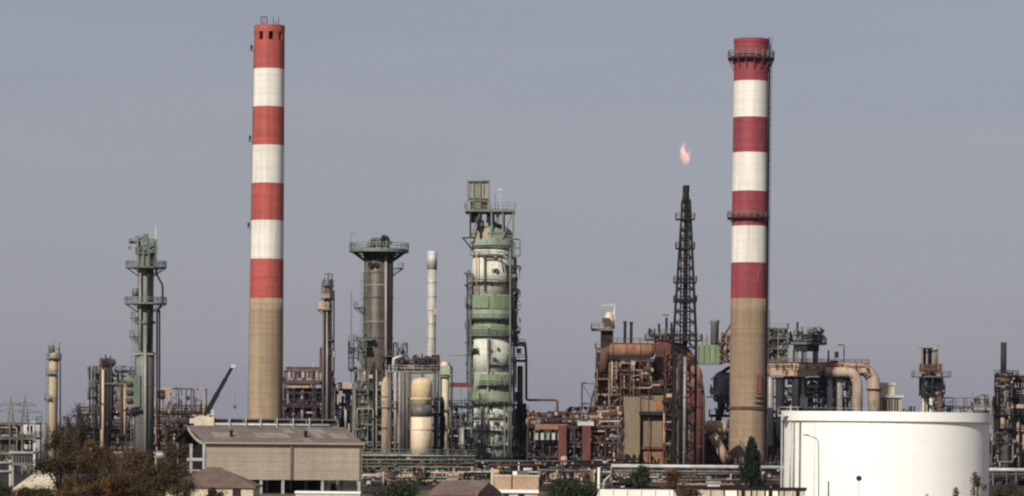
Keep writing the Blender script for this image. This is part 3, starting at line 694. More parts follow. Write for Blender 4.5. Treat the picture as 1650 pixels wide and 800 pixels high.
# ------------------------------------------------------------------ reactor cluster
t = Th('reactor_vessel', 'stout cream reactor vessel with a grey band and domed top', 'reactor', 679, 680, 655)
s = t.s; r = 17*s
t.add('shell', MB().lathe([(r,t.z(737)),(r,t.z(672.5))], 32), CRM)
t.add('grey_band', MB().lathe([(r*1.005,t.z(672)),(r*1.005,t.z(653))], 32), STG, label='grey insulation band')
t.add('upper_shell', MB().lathe([(r,t.z(652.5)),(r,t.z(620)),(r*.93,t.z(615)),(r*.7,t.z(611)),(r*.2,t.z(609))], 32), YCR)
for py in (643, 692): t.add('stiffener_ring', MB().sector(r, r+.14, t.z(py)-.12, t.z(py)+.12, n=32), CRM)
t.add('support_skirt', MB().lathe([(r*.8,0),(r*.8,t.z(738))], 24), RSB)
t = Th('process_unit', 'steel platform frame with tall grey pipes round the cream reactor', 'process frame', 665, 650, 660)
t.frame(628, 706, [600,656,735], -3.2, 4.5, 3, STG, w=.28, brace=.15, floors=(0,), fmat=STL)
for x, rr, m in ((637,2.3,STL),(644,2.0,STL),(650,3.6,STG),(656,2.4,STG),(661,1.8,RSB)): t.pipe([(x,600,-3.6),(x,735,-3.6)], rr, m)
t.pipe([(634,600,-3),(634,578,-3),(648,574,-3)], 2.2, LITG)
t.clutter(634, 706, 572, 598, -3, 3, [STD, STG, PUR, RSB], 24, 31, (1.2,3.2), 4)
t.plat(614, 640, 657, -4, 0, STD); 
t.clutter(655, 715, 640, 735, 1, 5, [STD, NVY, STG], 20, 32, (1.5,3.5), 2)
for x in (640, 652, 668, 680, 690): t.add('vent_pipe', MB().bar(t.p(x,600,1), t.p(x,rnd.uniform(566,580),1), .3), STD)
t = Th('small_vessel', 'narrow pinkish cream vessel between the brown column and the cream reactor', 'vessel', 621.5, 670, 668)
t.add('shell', MB().lathe([(6.5*t.s,0),(6.5*t.s,t.z(660)),(7.5*t.s,t.z(655)),(7.5*t.s,t.z(618)),(4*t.s,t.z(610)),(1.5*t.s,t.z(607))], 20), PNK)
for py in (640, 690): t.add('stiffener_ring', MB().sector(6.3*t.s, 8*t.s, t.z(py)-.1, t.z(py)+.1), RSB)
t.pipe([(629,615,-.6),(629,735,-.6)], 2.0, RSB)
t = Th('distillation_column', 'narrow green and cream column just left of the great pale green column', 'column', 716, 660, 690)
s = t.s
t.add('shell', MB().lathe([(7.5*s,0),(7.5*s,t.z(590)),(5*s,t.z(585)),(1.5*s,t.z(583))], 20), CRM)
for py, a0, a1 in ((600,0,360),(606,0,360),(660,180,360),(690,150,330),(722,0,360)): t.ring(py, 7*s, 13*s, GRN, a0, a1)
t.bx('guard_panel', 708, 590, 725, 604, -1.9, -1.7, GRL)
t.pipe([(723,585,-1.2),(728,595,-1.2),(728,740,-1.2)], 1.4, RSB); t.pipe([(709,604,-1.2),(709,740,-1.2)], 1.6, GRN)
t.plat(725, 760, 617, -1, 1, RSR, th=.9, rail=False); t.plat(725, 762, 655, -2, 2, STD, th=.4); t.pipe([(724,573,0),(762,573,0)], .7, STG)
t.clutter(722, 762, 690, 745, -3, 4, [STD, STG, NVY, GRN, STL], 22, 37)

# ------------------------------------------------------------------ great pale green column
t = Th('fractionating_column', 'great white and pale green column ringed by platforms, tallest vessel in the middle', 'column', 792, 560, 740)
s = t.s; R0 = 33*s
cour = [(742,655,COLW,34),(655,648,GRL,34.2),(648,600,GRL,33.2),(600,545,COLW,33),(545,524,GRL,33.2),(524,476,GRL,33),(476,398,COLW,32.6),(398,380,GRL,33.2)]
for ya, yb, m, rr in cour:
    t.add('shell_course', MB().lathe([(rr*s,max(0,t.z(ya))),(rr*s,t.z(yb))], 40), m)
t.add('skirt', MB().lathe([(34*s,0),(34*s,t.z(742))], 40), STG)
t.add('dome', MB().lathe([(33*s,t.z(380)),(31*s,t.z(374)),(25*s,t.z(367)),(14*s,t.z(362)),(4*s,t.z(360))], 40), GRL)
# ring platforms at the rows of the photo
for py, rr, a0, a1, m in ((399,37,180,360,GRN),(412,38,200,300,GRN),(456,40,175,365,STD),(488,37,250,380,GRN),(516,39,200,380,STD),(541,41,170,390,GRN),(567,40,185,235,STD),(589,39,265,350,STD),(622,41,235,370,STD),(651,43,150,390,STD),(673,39,190,350,GRN),(694,41,200,360,STD),(717,43,160,380,GRN),(736,46,150,400,STD)):
    t.ring(py, R0*.98, rr*s, m, a0, a1, rmat=GRN, rt=.1)
# curved green guard panels
def guard(ya, yb, rr, a0, a1, m=GRM): t.add('guard_panel', MB().sector(rr*s-.1, rr*s, t.z(yb), t.z(ya), a0, a1), m)
guard(477,498,38,215,262); guard(478,499,38.4,264,330); guard(500,514,38,210,330,GRL); guard(526,540,39,200,262); guard(525,540,38.5,266,345,GRM)
guard(604,621,38,240,296); guard(604,621,38.5,299,345,GRL); guard(632,648,38,200,240,GRM); guard(632,648,38,262,330,GRL); guard(385,397,37,215,330,GRL)
# manways
for px, py in ((800,438),(806,495),(770,493),(798,581),(801,534),(799,638),(801,683),(776,700),(805,702)):
    q = t.p(px, py); yy = -math.sqrt(max(.1, (33*s)**2-q.x**2))
    o = t.add('manway', MB().cyl((q.x,yy-.2,q.z),(q.x,yy+.6,q.z),.4), STG); t.add('flange', MB().cyl((q.x,yy-.3,q.z),(q.x,yy-.21,q.z),.5), STD, o)
# vertical pipes and rust streaked downcomers
t.pipe([(781,412,-4.75),(781,470,-4.9)], 1.2, RSB); t.pipe([(778,416,-5.0),(808,416,-5.0),(812,440,-4.8)], 1.3, RSB); t.pipe([(768,400,-4.4),(768,470,-4.4)], 1.3, BGE)
t.pipe([(754,456,-2),(754,742,-2)], 1.1, STG); t.pipe([(758.5,500,-3),(758.5,650,-3)], 1.0, GRN); t.pipe([(786,545,-5),(786,742,-5)], 1.6, STL); t.pipe([(822,400,-3.6),(822,742,-3.6)], 1.6, GRN)
t.pipe([(828,455,-2),(828,742,-2)], 2.0, STG); t.pipe([(832,440,-1),(832,560,-1)], 1.4, STD); t.pipe([(776,655,-5),(776,742,-5)], 1.8, GRN); t.pipe([(813,655,-5.1),(813,742,-5.1)], 1.6, STG)
t.ladder(-34*s, 1.5, 2, t.z(460), STG, out=(-1,0), cage=False); t.ladder(33.6*s, -1.0, t.z(560), t.z(400), GRN, out=(.8,-.6)); t.ladder(t.p(790,520).x, -5.2, t.z(588), t.z(545), GRN)
for x, y, w, h, m in ((829,462,9,12,STD),(832,470,9,7,STD),(828,446,7,5,STG),(830,432,8,4,STD),(754,495,5,7,STD),(822,425,9,7,STG),(766,565,8,5,STD),(826,580,7,6,STD),(756,440,5,6,STG),(752,461,6,3,STD)):
    t.bx('valve_box', x-w/2, y-h/2, x+w/2, y+h/2, -3.6, -1.6, m)
t.clutter(818, 838, 415, 560, -3.5, -1, [STD, STG, GRN, STD], 20, 38, (.8,1.6), 0); t.clutter(750, 762, 440, 620, -3, -1, [STD, STG, GRN], 10, 39, (.7,1.3), 0)
t.clutter(760, 826, 655, 738, -6.2, -5.4, [STG, GRN, STL, COLW, COLW], 9, 36, (.5,1.0), 0)
rgc = random.Random(35)
for i in range(26):
    x, y = rgc.uniform(766,818), rgc.uniform(405,730); m = rgc.choice([STG, GRN, STD, STL]); L2 = rgc.uniform(6,20)
    q = t.p(x, y); yy = -math.sqrt((35*s)**2-q.x**2)
    if i % 2: t.pipe([(x,y,yy),(x,y+L2,yy)], .8, m)
    else: t.bx('junction_box', x-2, y-2, x+2, y+2.5, yy-.2, yy+.5, m)
t.add('davit_frame', MB().bar(t.p(822,400,-3), t.p(838,400,-3), .3).bar(t.p(838,400,-3), t.p(838,386,-3), .3).bar(t.p(838,386,-3), t.p(822,386,-3), .3).bar(t.p(822,413,-3), t.p(838,413,-3), .3).bar(t.p(838,413,-3), t.p(838,400,-3), .3), GRN)
t.add('davit_frame', MB().bar(t.p(745,384,-3), t.p(765,383,-3), .3).bar(t.p(746,384,-3), t.p(762,404,-3), .3), STD)
t.add('rusty_hood', MB().sector(33.4*s, 34.6*s, t.z(393), t.z(376), 222, 258), BGE)
# head frame
t.plat(750, 830, 340, -5, 5, GRN, th=.5, h=1.5)
for x in (758, 774, 792, 810, 827):
    for d in (-4.5, 4.5): t.add('post', MB().bar(t.p(x,384,d), t.p(x,341,d), .4), GRN if x > 780 else STD)
for a, b in ((758,774),(810,827)): t.add('brace', MB().bar(t.p(a,384,-4.5), t.p(b,342,-4.5), .25), STG)
for x, y, w, h, m in ((768,352,18,16,STD),(790,352,12,18,BLK),(782,362,10,10,STL),(802,358,6,20,STG)): t.bx('overhead_drum_support', x-w/2, y-h/2, x+w/2, y+h/2, -3.5, -1, m)
t.pipe([(772,345,-3.8),(772,372,-3.8)], 3.5, BLK); t.pipe([(794,342,-3.8),(794,360,-3.8),(808,366,-3.8)], 3, BLK); t.pipe([(812,342,-4),(812,376,-4)], 1.8, STG)
t.bx('machine_house', 755, 294, 787, 321, -2.5, 2.5, HOUSE); 
for x in (753.5, 763, 774, 788.5): t.add('house_post', MB().bar(t.p(x,341,-2.8), t.p(x,291,-2.8), .2), GRN)
for y in (292, 323): t.add('house_rail', MB().bar(t.p(752,y,-2.9), t.p(790,y,-2.9), .3), GRN)
for x in (758.5, 768.5, 771.5, 780.5): t.bx('wall_slat', x-1.4, 295, x+1.0, 320, -2.56, -2.51, STG)
t.bx('winch', 758, 324, 786, 339, -2, 1.5, RSB); t.bx('winch', 764, 326, 776, 338, -2.6, -2.1, GRN)
t.add('antenna', MB().bar(t.p(798,340,0), t.p(798,314,0), .15).bar(t.p(806,340,0), t.p(806,304,0), .15).bar(t.p(803,306,0), t.p(809,306,0), .5).bar(t.p(803,318,0), t.p(807,318,0), .4), LITG)
# ------------------------------------------------------------------ rusty riser and overhead line right of the great column
t = Th('overhead_line', 'rusty riser with a thin brown pipe stepping right from the great column', 'pipework', 842, 640, 748)
t.pipe([(829,556,0),(846,552,0),(848,575,0),(848,645,0),(898,645,0),(898,662,0),(906,680,0)], 2.0, RSB, 'overhead_pipe')
t.pipe([(838,590,.5),(838,700,.5)], 4.6, RSR, 'riser'); t.pipe([(830,575,0),(830,620,0)], 2.2, RSB)
t.plat(824, 849, 580, -1.5, 2, STD, th=.5); t.plat(826, 852, 662, -2, 2, STD, th=.6); t.plat(823, 846, 556, -1.5, 1.5, STG, th=.3)
for x, y, w, h in ((836,566,8,8),(845,556,7,6),(832,545,7,7),(840,655,16,9),(834,640,10,16),(846,672,10,10),(830,690,12,14)): t.bx('valve_box', x-w/2, y-h/2, x+w/2, y+h/2, -2.4, -.8, STD if h > 8 else STG)
t.frame(824, 852, [664,700,740], -2, 3, 2, STD, w=.3, brace=.6)
t.clutter(824, 860, 660, 745, -2, 3, [STD, NVY, STG, STD, GRN], 26, 41)

# ------------------------------------------------------------------ low rack with brick-red piers
t = Th('pipe_rack', 'low pipe rack on brick red piers right of the great column', 'pipe rack', 905, 700, 700)
t.frame(850, 1000, [688,712,736], -3, 4, 6, PUR, w=.35, brace=.3, floors=(0,), fmat=RST, rails=False)
for x in (905.5, 944): t.bx('red_pier', x-7, 686, x+7, 760, -4.4, -3.4, RSR)
t.clutter(850, 1000, 664, 690, -3, 4, [RSB, STD, BGE, RST, STL], 30, 51, (.9,2.0), 4)
t.clutter(850, 935, 690, 750, -3, 4, [NVY, STD, STD, STL, RSB, STG, GRN], 52, 52, vess=7)
t.clutter(935, 1003, 690, 755, -3, 4, [RSB, STD, RST, BGE, STG, RSR], 36, 53, vess=4)
t.bx('walkway_panel', 862, 684, 912, 692, -4.3, -3.5, ORG); t.plat(882, 912, 663, -3.4, -1, PUR, th=.5, rail=False); t.bx('walkway_panel', 930, 680, 956, 686, -4.6, -3.6, LITG)
for i in range(6): t.bx('pump_casing', 862+i*9, 698, 867+i*9, 709, -4.2, -3, LITG if i % 2 else GRL)
for x in (897, 904, 913, 922): t.pipe([(x,690,-2),(x,rnd.uniform(655,668),-2)], 1.6, RSB)
t = Th('light_frame', 'small open pipe frame standing left of the rusty cat cracker tower', 'frame', 944, 650, 770)
t.frame(938, 958, [617,650,676], -1, 2, 1, STG, w=.3, brace=.9); t.pipe([(950,690,-1),(952,650,-1),(957,630,-1)], 1.2, STD)
t.clutter(915, 962, 655, 690, -2, 3, [STD, RSB, STG, BGE], 16, 55, (.8,1.8), 1)

# ------------------------------------------------------------------ rusty cracker complex
t = Th('process_tower', 'beige lattice process tower left of the orange duct, crowned by a white capped platform', 'process tower', 980, 620, 775)
t.frame(962, 1001, [562,585,610,635,660,690], -3, 4, 2, TAN, w=.42, brace=.75, floors=(0,2,4), fmat=RSB)
t.clutter(963, 1000, 568, 690, -2, 3, [TAN, RSB, RST, STD, CRM, STL, STD], 60, 61, (1.2,2.6), 4)
t.bx('column_cap', 968, 530, 988, 560, -1.5, 2, STD)
t.plat(953, 988, 530, -3, 3, STG, th=.5); t.add('cyclone_head', MB().lathe([(9*t.s,t.z(530)),(9*t.s,t.z(516)),(6*t.s,t.z(508)),(3*t.s,t.z(503))], 18), CRM)
t.bx('valve_box', 970, 513, 982, 522, -2.4, -1.3, RSB)
t.add('davit', MB().bar(t.p(990,530,0), t.p(990,491,0), .3).bar(t.p(968,493,0), t.p(990,491,0), .3), LITG)
t.pipe([(990,500,0),(986,516,0)], 1.4, LITG)
t = Th('transfer_duct', 'large horizontal orange duct on top of the rusty cracker', 'duct', 1018, 564, 772)
t.add('duct_barrel', MB().drum(t.p(980,565), t.p(1056,565), 11.5*t.s, 22), ORG)
for x in (988, 1010, 1032, 1050): t.add('flange_ring', MB().cyl(t.p(x-.8,565), t.p(x+.8,565), 12.1*t.s, n=24), RST)
t.plat(982, 1056, 553, -.8, 1.2, RSB, th=.2); t.add('saddle', MB().box(t.p(985,1).x, t.p(1054,1).x, -1.2, 1.2, t.z(580), t.z(575)), STD)
t.add('end_elbow', MB().tube([t.p(985,565), t.p(974,568), t.p(972,600)], 8*t.s, 14, bend=2), RSB)
for x, y, gl in ((1007,518,'left'),(1017,519,'right')):
    tt = Th('vent_stack', gl+' one of two thin dark vent stacks above the orange duct', 'vent stack', x, 540, 777, 'vent stacks above the orange duct')
    tt.add('pipe', MB().lathe([(2.4*tt.s,tt.z(560)),(2.4*tt.s,tt.z(y))], 12), STD); tt.add('cap', MB().sector(2.2*tt.s,3*tt.s,tt.z(y+3),tt.z(y+1)), STD)
t = Th('red_ductwork', 'thick rust red ducts bending down behind the flare lattice', 'duct', 1070, 590, 780)
t.pipe([(1054,553,0),(1072,556,0),(1086,585,0),(1086,640,0)], 12, RSR, 'duct', 16); t.pipe([(1068,560,3),(1100,560,3),(1118,590,3)], 9, RST, 'duct', 14)
t.pipe([(1060,575,-2),(1066,620,-2),(1080,640,-2)], 6, RSR, 'duct', 12); t.bx('duct_box', 1056, 556, 1080, 596, -2.5, .5, RSR)
t.plat(1040, 1110, 547, -2, 3, PUR, th=.4); t.pipe([(1062,600,-3),(1090,605,-3)], 3.4, RST)
for x, y, h in ((1062,522,26),(1082,520,30),(1074,512,12)): t.add('vent_pipe', MB().bar(t.p(x,548,0), t.p(x,y,0), .55), STD)
t.add('crossarm', MB().bar(t.p(1068,508,0), t.p(1078,508,0), .35), STG); t.clutter(1044, 1092, 530, 548, -2, 2, [STD, PUR, STG], 12, 65, (.8,1.8), 1)
t = Th('process_unit', 'rusty brown frame full of pipes above the concrete casing', 'process frame', 1040, 610, 782)
t.frame(1003, 1098, [583,605,628,645], -4, 5, 4, RSB, w=.45, brace=.4, floors=(1,2), fmat=RST)
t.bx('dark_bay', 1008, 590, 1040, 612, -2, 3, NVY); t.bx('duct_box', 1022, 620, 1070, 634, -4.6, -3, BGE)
t.clutter(1003, 1098, 580, 645, -4, 4, [RSB, RST, RSR, STD, BGE, PUR], 60, 66, (1.2,3.2), 8)
t.bx('white_tube', 1021, 612, 1026, 640, -5.2, -4.8, STL)
t = Th('concrete_casing', 'tall grey beige concrete casing with rusty panels below the orange duct', 'casing', 1040, 690, 768)
t.bx('casing_wall', 1003, 640, 1031, 748, -3, 4, CONG); t.bx('upper_panel', 1031, 638, 1086, 666, -2.6, 4, CONG)
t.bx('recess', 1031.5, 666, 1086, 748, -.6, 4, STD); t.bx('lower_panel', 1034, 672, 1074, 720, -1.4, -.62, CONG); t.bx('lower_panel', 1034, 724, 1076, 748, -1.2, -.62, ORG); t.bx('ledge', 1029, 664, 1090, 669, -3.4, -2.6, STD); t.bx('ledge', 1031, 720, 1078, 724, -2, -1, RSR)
t.bx('rusty_panel', 1052, 644, 1072, 662, -2.72, -2.61, ORG); t.bx('rusty_panel', 1066, 674, 1074, 719, -1.5, -1.41, RST)
t.pipe([(1079,668,-2.5),(1079,750,-2.5)], 2, BGE); t.clutter(1074, 1100, 660, 750, -2, 3, [RSR, RST, STG, BGE, PUR], 26, 67, (1.0,2.4), 3)
t = Th('scaffold', 'thin brown scaffold of tubes and walkways in front of the rusty cracker ducts', 'scaffold', 1060, 640, 764)
t.frame(1072, 1098, [572,596,620,644,668,692,716], -1.5, 2, 2, RSB, w=.2, brace=.6, floors=(0,2,4,5), fmat=PUR)
t.clutter(1070, 1100, 570, 750, -2.2, 2, [RSB, RSR, STD, PUR, BGE, STG, RST], 40, 72, (.7,1.7), 2)
t = Th('scaffold', 'brown walkways and pipe runs wrapped round the end of the orange duct', 'scaffold', 1020, 590, 767)
t.frame(1000, 1046, [582,604,626,640], -1.5, 2, 3, RSB, w=.25, brace=.5, floors=(0,1,2), fmat=RSB)
t.clutter(986, 1050, 582, 640, -2, 2, [RSB, STD, PUR, BGE, RST, STL, STD], 46, 73, (.7,1.8), 3)
t = Th('process_unit', 'dark tangle of pipes and walkways between the red piers and the concrete casing', 'process unit', 980, 720, 748)
t.frame(950, 1004, [690,706,724,742], -2, 3, 3, PUR, w=.3, brace=.5, floors=(0,1,2), fmat=PUR)
t.clutter(948, 1004, 655, 750, -3, 3, [RSB, STD, PUR, RST, BGE, STD, STL], 70, 75, (.8,2.0), 5)
t = Th('process_unit', 'dark background frame of pipes between the great column and the rusty cracker', 'process unit', 920, 700, 840)
t.frame(740, 1000, [676,700,724], -3, 4, 10, STD, w=.35, brace=.5, floors=(0,1), fmat=PUR)
t.clutter(740, 1000, 668, 750, -3, 4, [STD, PUR, RSB, STG, NVY, BLK], 110, 76, (1,2.6), 10)
t = Th('process_unit', 'dark background pipework seen low between the left columns', 'process unit', 560, 710, 850)
t.frame(455, 740, [680,704,728], -3, 4, 11, STD, w=.35, brace=.5, floors=(0,1), fmat=PUR)
t.clutter(455, 740, 660, 750, -3, 4, [STD, PUR, RSB, STG, NVY, GRN], 110, 77, (1,2.6), 10)
t = Th('process_unit', 'dark pipework behind the right chimney foot and the tank', 'process unit', 1200, 720, 865)
t.frame(1130, 1275, [690,716], -3, 4, 6, STD, w=.35, brace=.5, floors=(0,), fmat=PUR)
t.clutter(1130, 1275, 676, 750, -3, 4, [STD, PUR, RSB, STG, NVY], 60, 78, (1,2.6), 6)
t = Th('standpipe', 'upright rust red standpipe with a domed orange top beside the flare base', 'standpipe', 1119, 660, 762)
t.add('barrel', MB().lathe([(14*t.s,0),(14*t.s,t.z(628))], 24), RSR); t.add('dome', MB().lathe([(13.6*t.s,t.z(627)),(13*t.s,t.z(606)),(10*t.s,t.z(595)),(4*t.s,t.z(589))], 24), ORG)
for py in (624, 655, 690, 720): t.add('flange_ring', MB().sector(13.5*t.s, 15.2*t.s, t.z(py)-.2, t.z(py)+.2, n=24), RST)
t.pipe([(1130,610,-1),(1134,640,-1),(1134,745,-1)], 2.2, RSB); t.ladder(t.p(1112,700).x, -14*t.s-.2, 2, t.z(630), RSB)
t = Th('riser_pipe', 'long upright grey pipe in front of the rust red ducts', 'pipe', 1103, 660, 734)
t.add('pipe', MB().cyl((0,0,0),(0,0,t.z(575)),2.4*t.s), STL)
for py in (600, 640, 690, 730): t.add('flange', MB().sector(2.2*t.s, 3.6*t.s, t.z(py)-.12, t.z(py)+.12), STG)
t.pipe([(1100,570,.6),(1098,760,.6)], 1.6, STD); t.clutter(1092, 1112, 575, 750, 0, 2, [STD, PUR, RSR, GRN], 22, 68, (.8,1.8), 0)
t = Th('green_gantry', 'green panelled gantry box bridging to the right chimney', 'gantry', 1142, 570, 807)
for i in range(4): t.bx('side_panel', 1125.5+i*9, 556+i*.3, 1133.6+i*9, 584, -2.5, -2.3, GRM)
t.bx('gantry_floor', 1124, 584.5, 1163, 587.5, -2.7, 2.5, GRN); t.bx('gantry_core', 1125, 558, 1161, 584, -2.2, 2.2, GRN)
t.rail_line([t.p(1124,556,-2.3), t.p(1163,556,-2.3)], GRN, t.o, 1.5)
t.bx('frame_post', 1125, 586, 1127, 760, -.2, .2, STG)
t.add('stub_stack', MB().lathe([(6.5*t.s,t.z(556)),(6.5*t.s,t.z(522)),(7.6*t.s,t.z(520)),(7.6*t.s,t.z(516))], 18, t.p(1152,540).x, 1), STG)
for x in (1132, 1139, 1165): t.add('vent_pipe', MB().bar(t.p(x,556,0), t.p(x,540,0), .35), GRN)
t = Th('sloping_duct', 'brown sloping ducts rising to the left side of the right chimney', 'duct', 1170, 560, 804)
for a, b, rr in (((1158,556),(1181,518),1.8),((1160,566),(1181,536),2.0),((1160,578),(1181,560),2.0)): t.add('duct', MB().tube([t.p(a[0],a[1]), t.p(b[0],b[1])], rr*t.s, 12), RSB)
t.clutter(1162, 1180, 536, 585, -1.5, 1, [RSB, RSR, STG, CONR], 16, 69, (.8,1.6), 0)
for y in (566, 575, 584): t.add('beam', MB().bar(t.p(1159,y), t.p(1180,y), .4), RSR)
t = Th('cyclone_vessel', 'dark navy cyclone vessel hanging left of the right chimney', 'cyclone', 1163, 630, 809)
t.add('barrel', MB().lathe([(3*t.s,t.z(668)),(6*t.s,t.z(650)),(13*t.s,t.z(636)),(14*t.s,t.z(612)),(11*t.s,t.z(604)),(3*t.s,t.z(598))], 22), NVY)
t.clutter(1146, 1180, 600, 665, -2, 2, [NVY, NVY, STD, BLK], 24, 70, (1,3), 2)
t.pipe([(1160,604,-.5),(1172,594,-.5),(1180,592,-.5)], 3.2, STD); t.pipe([(1150,640,0),(1138,640,0)], 1, NVY); t.plat(1143, 1180, 668, -3, 3, STD, th=.7); t.plat(1166, 1184, 655, -2, 2, STD, th=.6)
t.pipe([(1158,660,-1),(1158,720,-1)], 5.2, STD); 
for x in (1146,1178): t.bx('support_post', x-1.4, 668, x+1.4, 770, -.2, .2, STD)
t = Th('inlet_hopper', 'tan hopper with a sloping chute at the foot of the right chimney', 'hopper', 1156, 710, 800)
t.add('hood', MB().drum(t.p(1136,688), t.p(1172,690), 11*t.s, 18), BGE)
t.add('chute', MB().tube([t.p(1148,700,-2), t.p(1160,722,-2), t.p(1171,745,-2)], 8*t.s, 12, bend=1), BGE)
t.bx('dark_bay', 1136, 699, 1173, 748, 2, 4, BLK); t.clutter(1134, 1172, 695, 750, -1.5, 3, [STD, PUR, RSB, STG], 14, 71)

# ------------------------------------------------------------------ flare
t = Th('flare_tower', 'slender dark lattice flare tower with a central riser pipe', 'flare', 1104, 500, 742)
s = t.s; zt, zb_ = t.z(322), 0.0
hw_ = lambda z: (6.0+12.0*min(1.0, (zt-z)/(zt-t.z(545))))*s
legs = [(-1,-1),(1,-1),(1,1),(-1,1)]
zk = t.z(545)
for sx, sy in legs:
    t.add('lattice_leg', MB().bar((sx*hw_(zk), sy*hw_(zk), zk), (sx*hw_(zt), sy*hw_(zt), zt), .36), BLK); t.add('lattice_leg', MB().bar((sx*hw_(0), sy*hw_(0), 0), (sx*hw_(zk), sy*hw_(zk), zk), .34), BLK)
rows = [322,338,354,370,384,400,416,433,450,466,484,502,520,540,560,582,606,632,660,690,720,750]
for i, (ya, yb) in enumerate(zip(rows[:-1], rows[1:])):
    za, zb2 = t.z(ya), max(.2, t.z(yb)); a, b = hw_(za), hw_(zb2); mb = MB()
    for k in range(4):
        (x0,y0), (x1,y1) = legs[k], legs[(k+1) % 4]
        mb.bar((x0*a,y0*a,za),(x1*b,y1*b,zb2),.16); mb.bar((x1*a,y1*a,za),(x0*b,y0*b,zb2),.16); mb.bar((x0*b,y0*b,zb2),(x1*b,y1*b,zb2),.22)
    t.add('bracing_panel', mb, BLK)
t.add('riser', MB().lathe([(4.2*s,0),(4.0*s,t.z(540)),(3.4*s,t.z(330)),(3.0*s,t.z(318))], 14), STD)
t.add('flare_tip', MB().lathe([(4.2*s,t.z(330)),(5.2*s,t.z(318)),(4.2*s,t.z(312)),(5.0*s,t.z(308)),(5.0*s,t.z(299)),(4.2*s,t.z(299)),(4.2*s,t.z(304))], 16), BLK)
t.pipe([(1110,322,-.6),(1111,420,-.6),(1112,560,-.6)], 1.2, STD); t.pipe([(1098,326,.4),(1096,560,.4)], 1.2, STD); t.add('pilot_line', MB().bar(t.p(1099,340,0), t.p(1101,300,0), .2), BLK)
for py, w in ((353,15),(400,15),(455,18),(486,18),(548,26)): t.plat(1104-w, 1104+w, py, -hw_(t.z(py))-.6, hw_(t.z(py))+.6, STD, th=.25, h=1.2)
# flame, burning free above the tip
FL = bpy.data.materials.new('flame'); FL.use_nodes = True; nt = FL.node_tree; nt.nodes.clear()
em = nt.nodes.new('ShaderNodeEmission'); out = nt.nodes.new('ShaderNodeOutputMaterial')
em.inputs['Color'].default_value = (1.0, .40, .20, 1); em.inputs['Strength'].default_value = .32
nt.links.new(em.outputs[0], out.inputs['Volume'])
t = Th('flame', 'small orange flame burning in the air above the flare tip', 'flame', 1103, 250, 742)
def tongue(pts, name):
    mb = MB(); n = 14; vs = []
    for (px, py, rx) in pts:
        q = t.p(px, py); rr = rx*t.s
        for k in range(n):
            a = 2*pi*k/n; j = 1+.18*sin(3*a+py*.7)+.1*sin(5*a+py)
            vs.append((q.x+rr*cos(a)*j, rr*sin(a)*j, q.z))
    fs = [(i*n+k, i*n+(k+1)%n, (i+1)*n+(k+1)%n, (i+1)*n+k) for i in range(len(pts)-1) for k in range(n)]
    m = len(pts)-1
    mb.add(vs, fs+[tuple(reversed(range(n))), tuple(m*n+k for k in range(n))], True); t.add(name, mb, FL)
tongue([(1104,270,.4),(1105,263,3.6),(1105,256,6),(1103,249,6.5),(1100,242,4.5),(1099,236,1)], 'flame_tongue')
tongue([(1103,256,.6),(1101,248,4),(1100,240,4.6),(1102,233,3.2),(1103,226,.4)], 'flame_tongue')
tongue([(1108,266,.5),(1109,258,3.4),(1109,250,3.6),(1111,244,1.8),(1112,238,.3)], 'flame_tongue')
tongue([(1101,264,.4),(1100,258,3),(1097,252,2.6),(1095,246,.3)], 'flame_tongue')

# ------------------------------------------------------------------ units right of the right chimney
t = Th('flue_gas_duct', 'long beige flue duct turning down behind the white tank', 'duct', 1320, 596, 840)
t.pipe([(1236,596,0),(1395,594,0),(1408,612,0),(1410,680,0)], 10.6, PNK, 'duct', 18, bend=3.2)
t.pipe([(1330,600,-2.4),(1374,600,-2.4),(1382,616,-2.4),(1382,690,-2.4)], 8.2, PNK, 'duct', 16, bend=2.4)
t.add('rusty_sleeve', MB().cyl(t.p(1322,594.5), t.p(1362,594.3), 11.0*t.s, n=22), ORG)
t.add('lower_duct', MB().box(t.p(1240,600).x, t.p(1322,600).x, -2.2, 1.5, t.z(606,1280), t.z(598,1280)), BGE)
for x in (1250, 1275, 1300, 1380): t.add('flange_ring', MB().cyl(t.p(x-.7,596), t.p(x+.7,596), 12.3*t.s, n=22), RSB)
t.add('flange_ring', MB().sector(11*t.s, 13.5*t.s, t.z(628), t.z(626), x=t.p(1409,627).x), STD)
t.plat(1236, 1400, 584, -1.0, 1.8, RSB, th=.25, h=.8)
t.clutter(1238, 1400, 585, 606, -2.6, -1.7, [PNK, RSB, BGE, ORG], 22, 86, (.6,1.4), 0)
t = Th('process_unit', 'grey frame with dark vessels under the beige duct behind the tank', 'process frame', 1310, 640, 845)
t.frame(1236, 1370, [610,640,665,700], -4, 5, 7, STG, w=.4, brace=.35, floors=(1,2), fmat=STL)
for x, rr, m in ((1241,5.5,STL),(1257,7,STD),(1284,8,STD),(1337,5,STL),(1352,6,STL)): t.add('vertical_drum', MB().drum(t.p(x,608,-5), t.p(x,720,-5), rr*t.s), m)
t.clutter(1262, 1370, 608, 670, -5, 4, [STG, STL, STD, NVY, GRN, LITG, RSB], 70, 81, (1,2.8), 8)
t.clutter(1232, 1268, 660, 745, -4, 4, [STG, STL, STD, NVY, RSB], 34, 82, (1,2.8), 3)
t.bx('white_cabinet', 1279, 641, 1298, 656, -6, -5, LITG); t.bx('white_cabinet', 1284, 636, 1294, 641, -5.8, -5, GRL); t.bx('dark_panel', 1318, 606, 1330, 640, -5, -3, NVY)
t = Th('platform_equipment', 'dark domed equipment on a platform above the beige duct', 'equipment', 1298, 560, 850)
t.plat(1272, 1330, 552, -4, 4, GRN, th=.6); t.bx('hood', 1280, 553, 1318, 566, -3.4, 3, STD)
for x in (1282, 1296, 1314): t.bx('leg_casing', x-3, 564, x+3, 584, -3, 3, GRN)
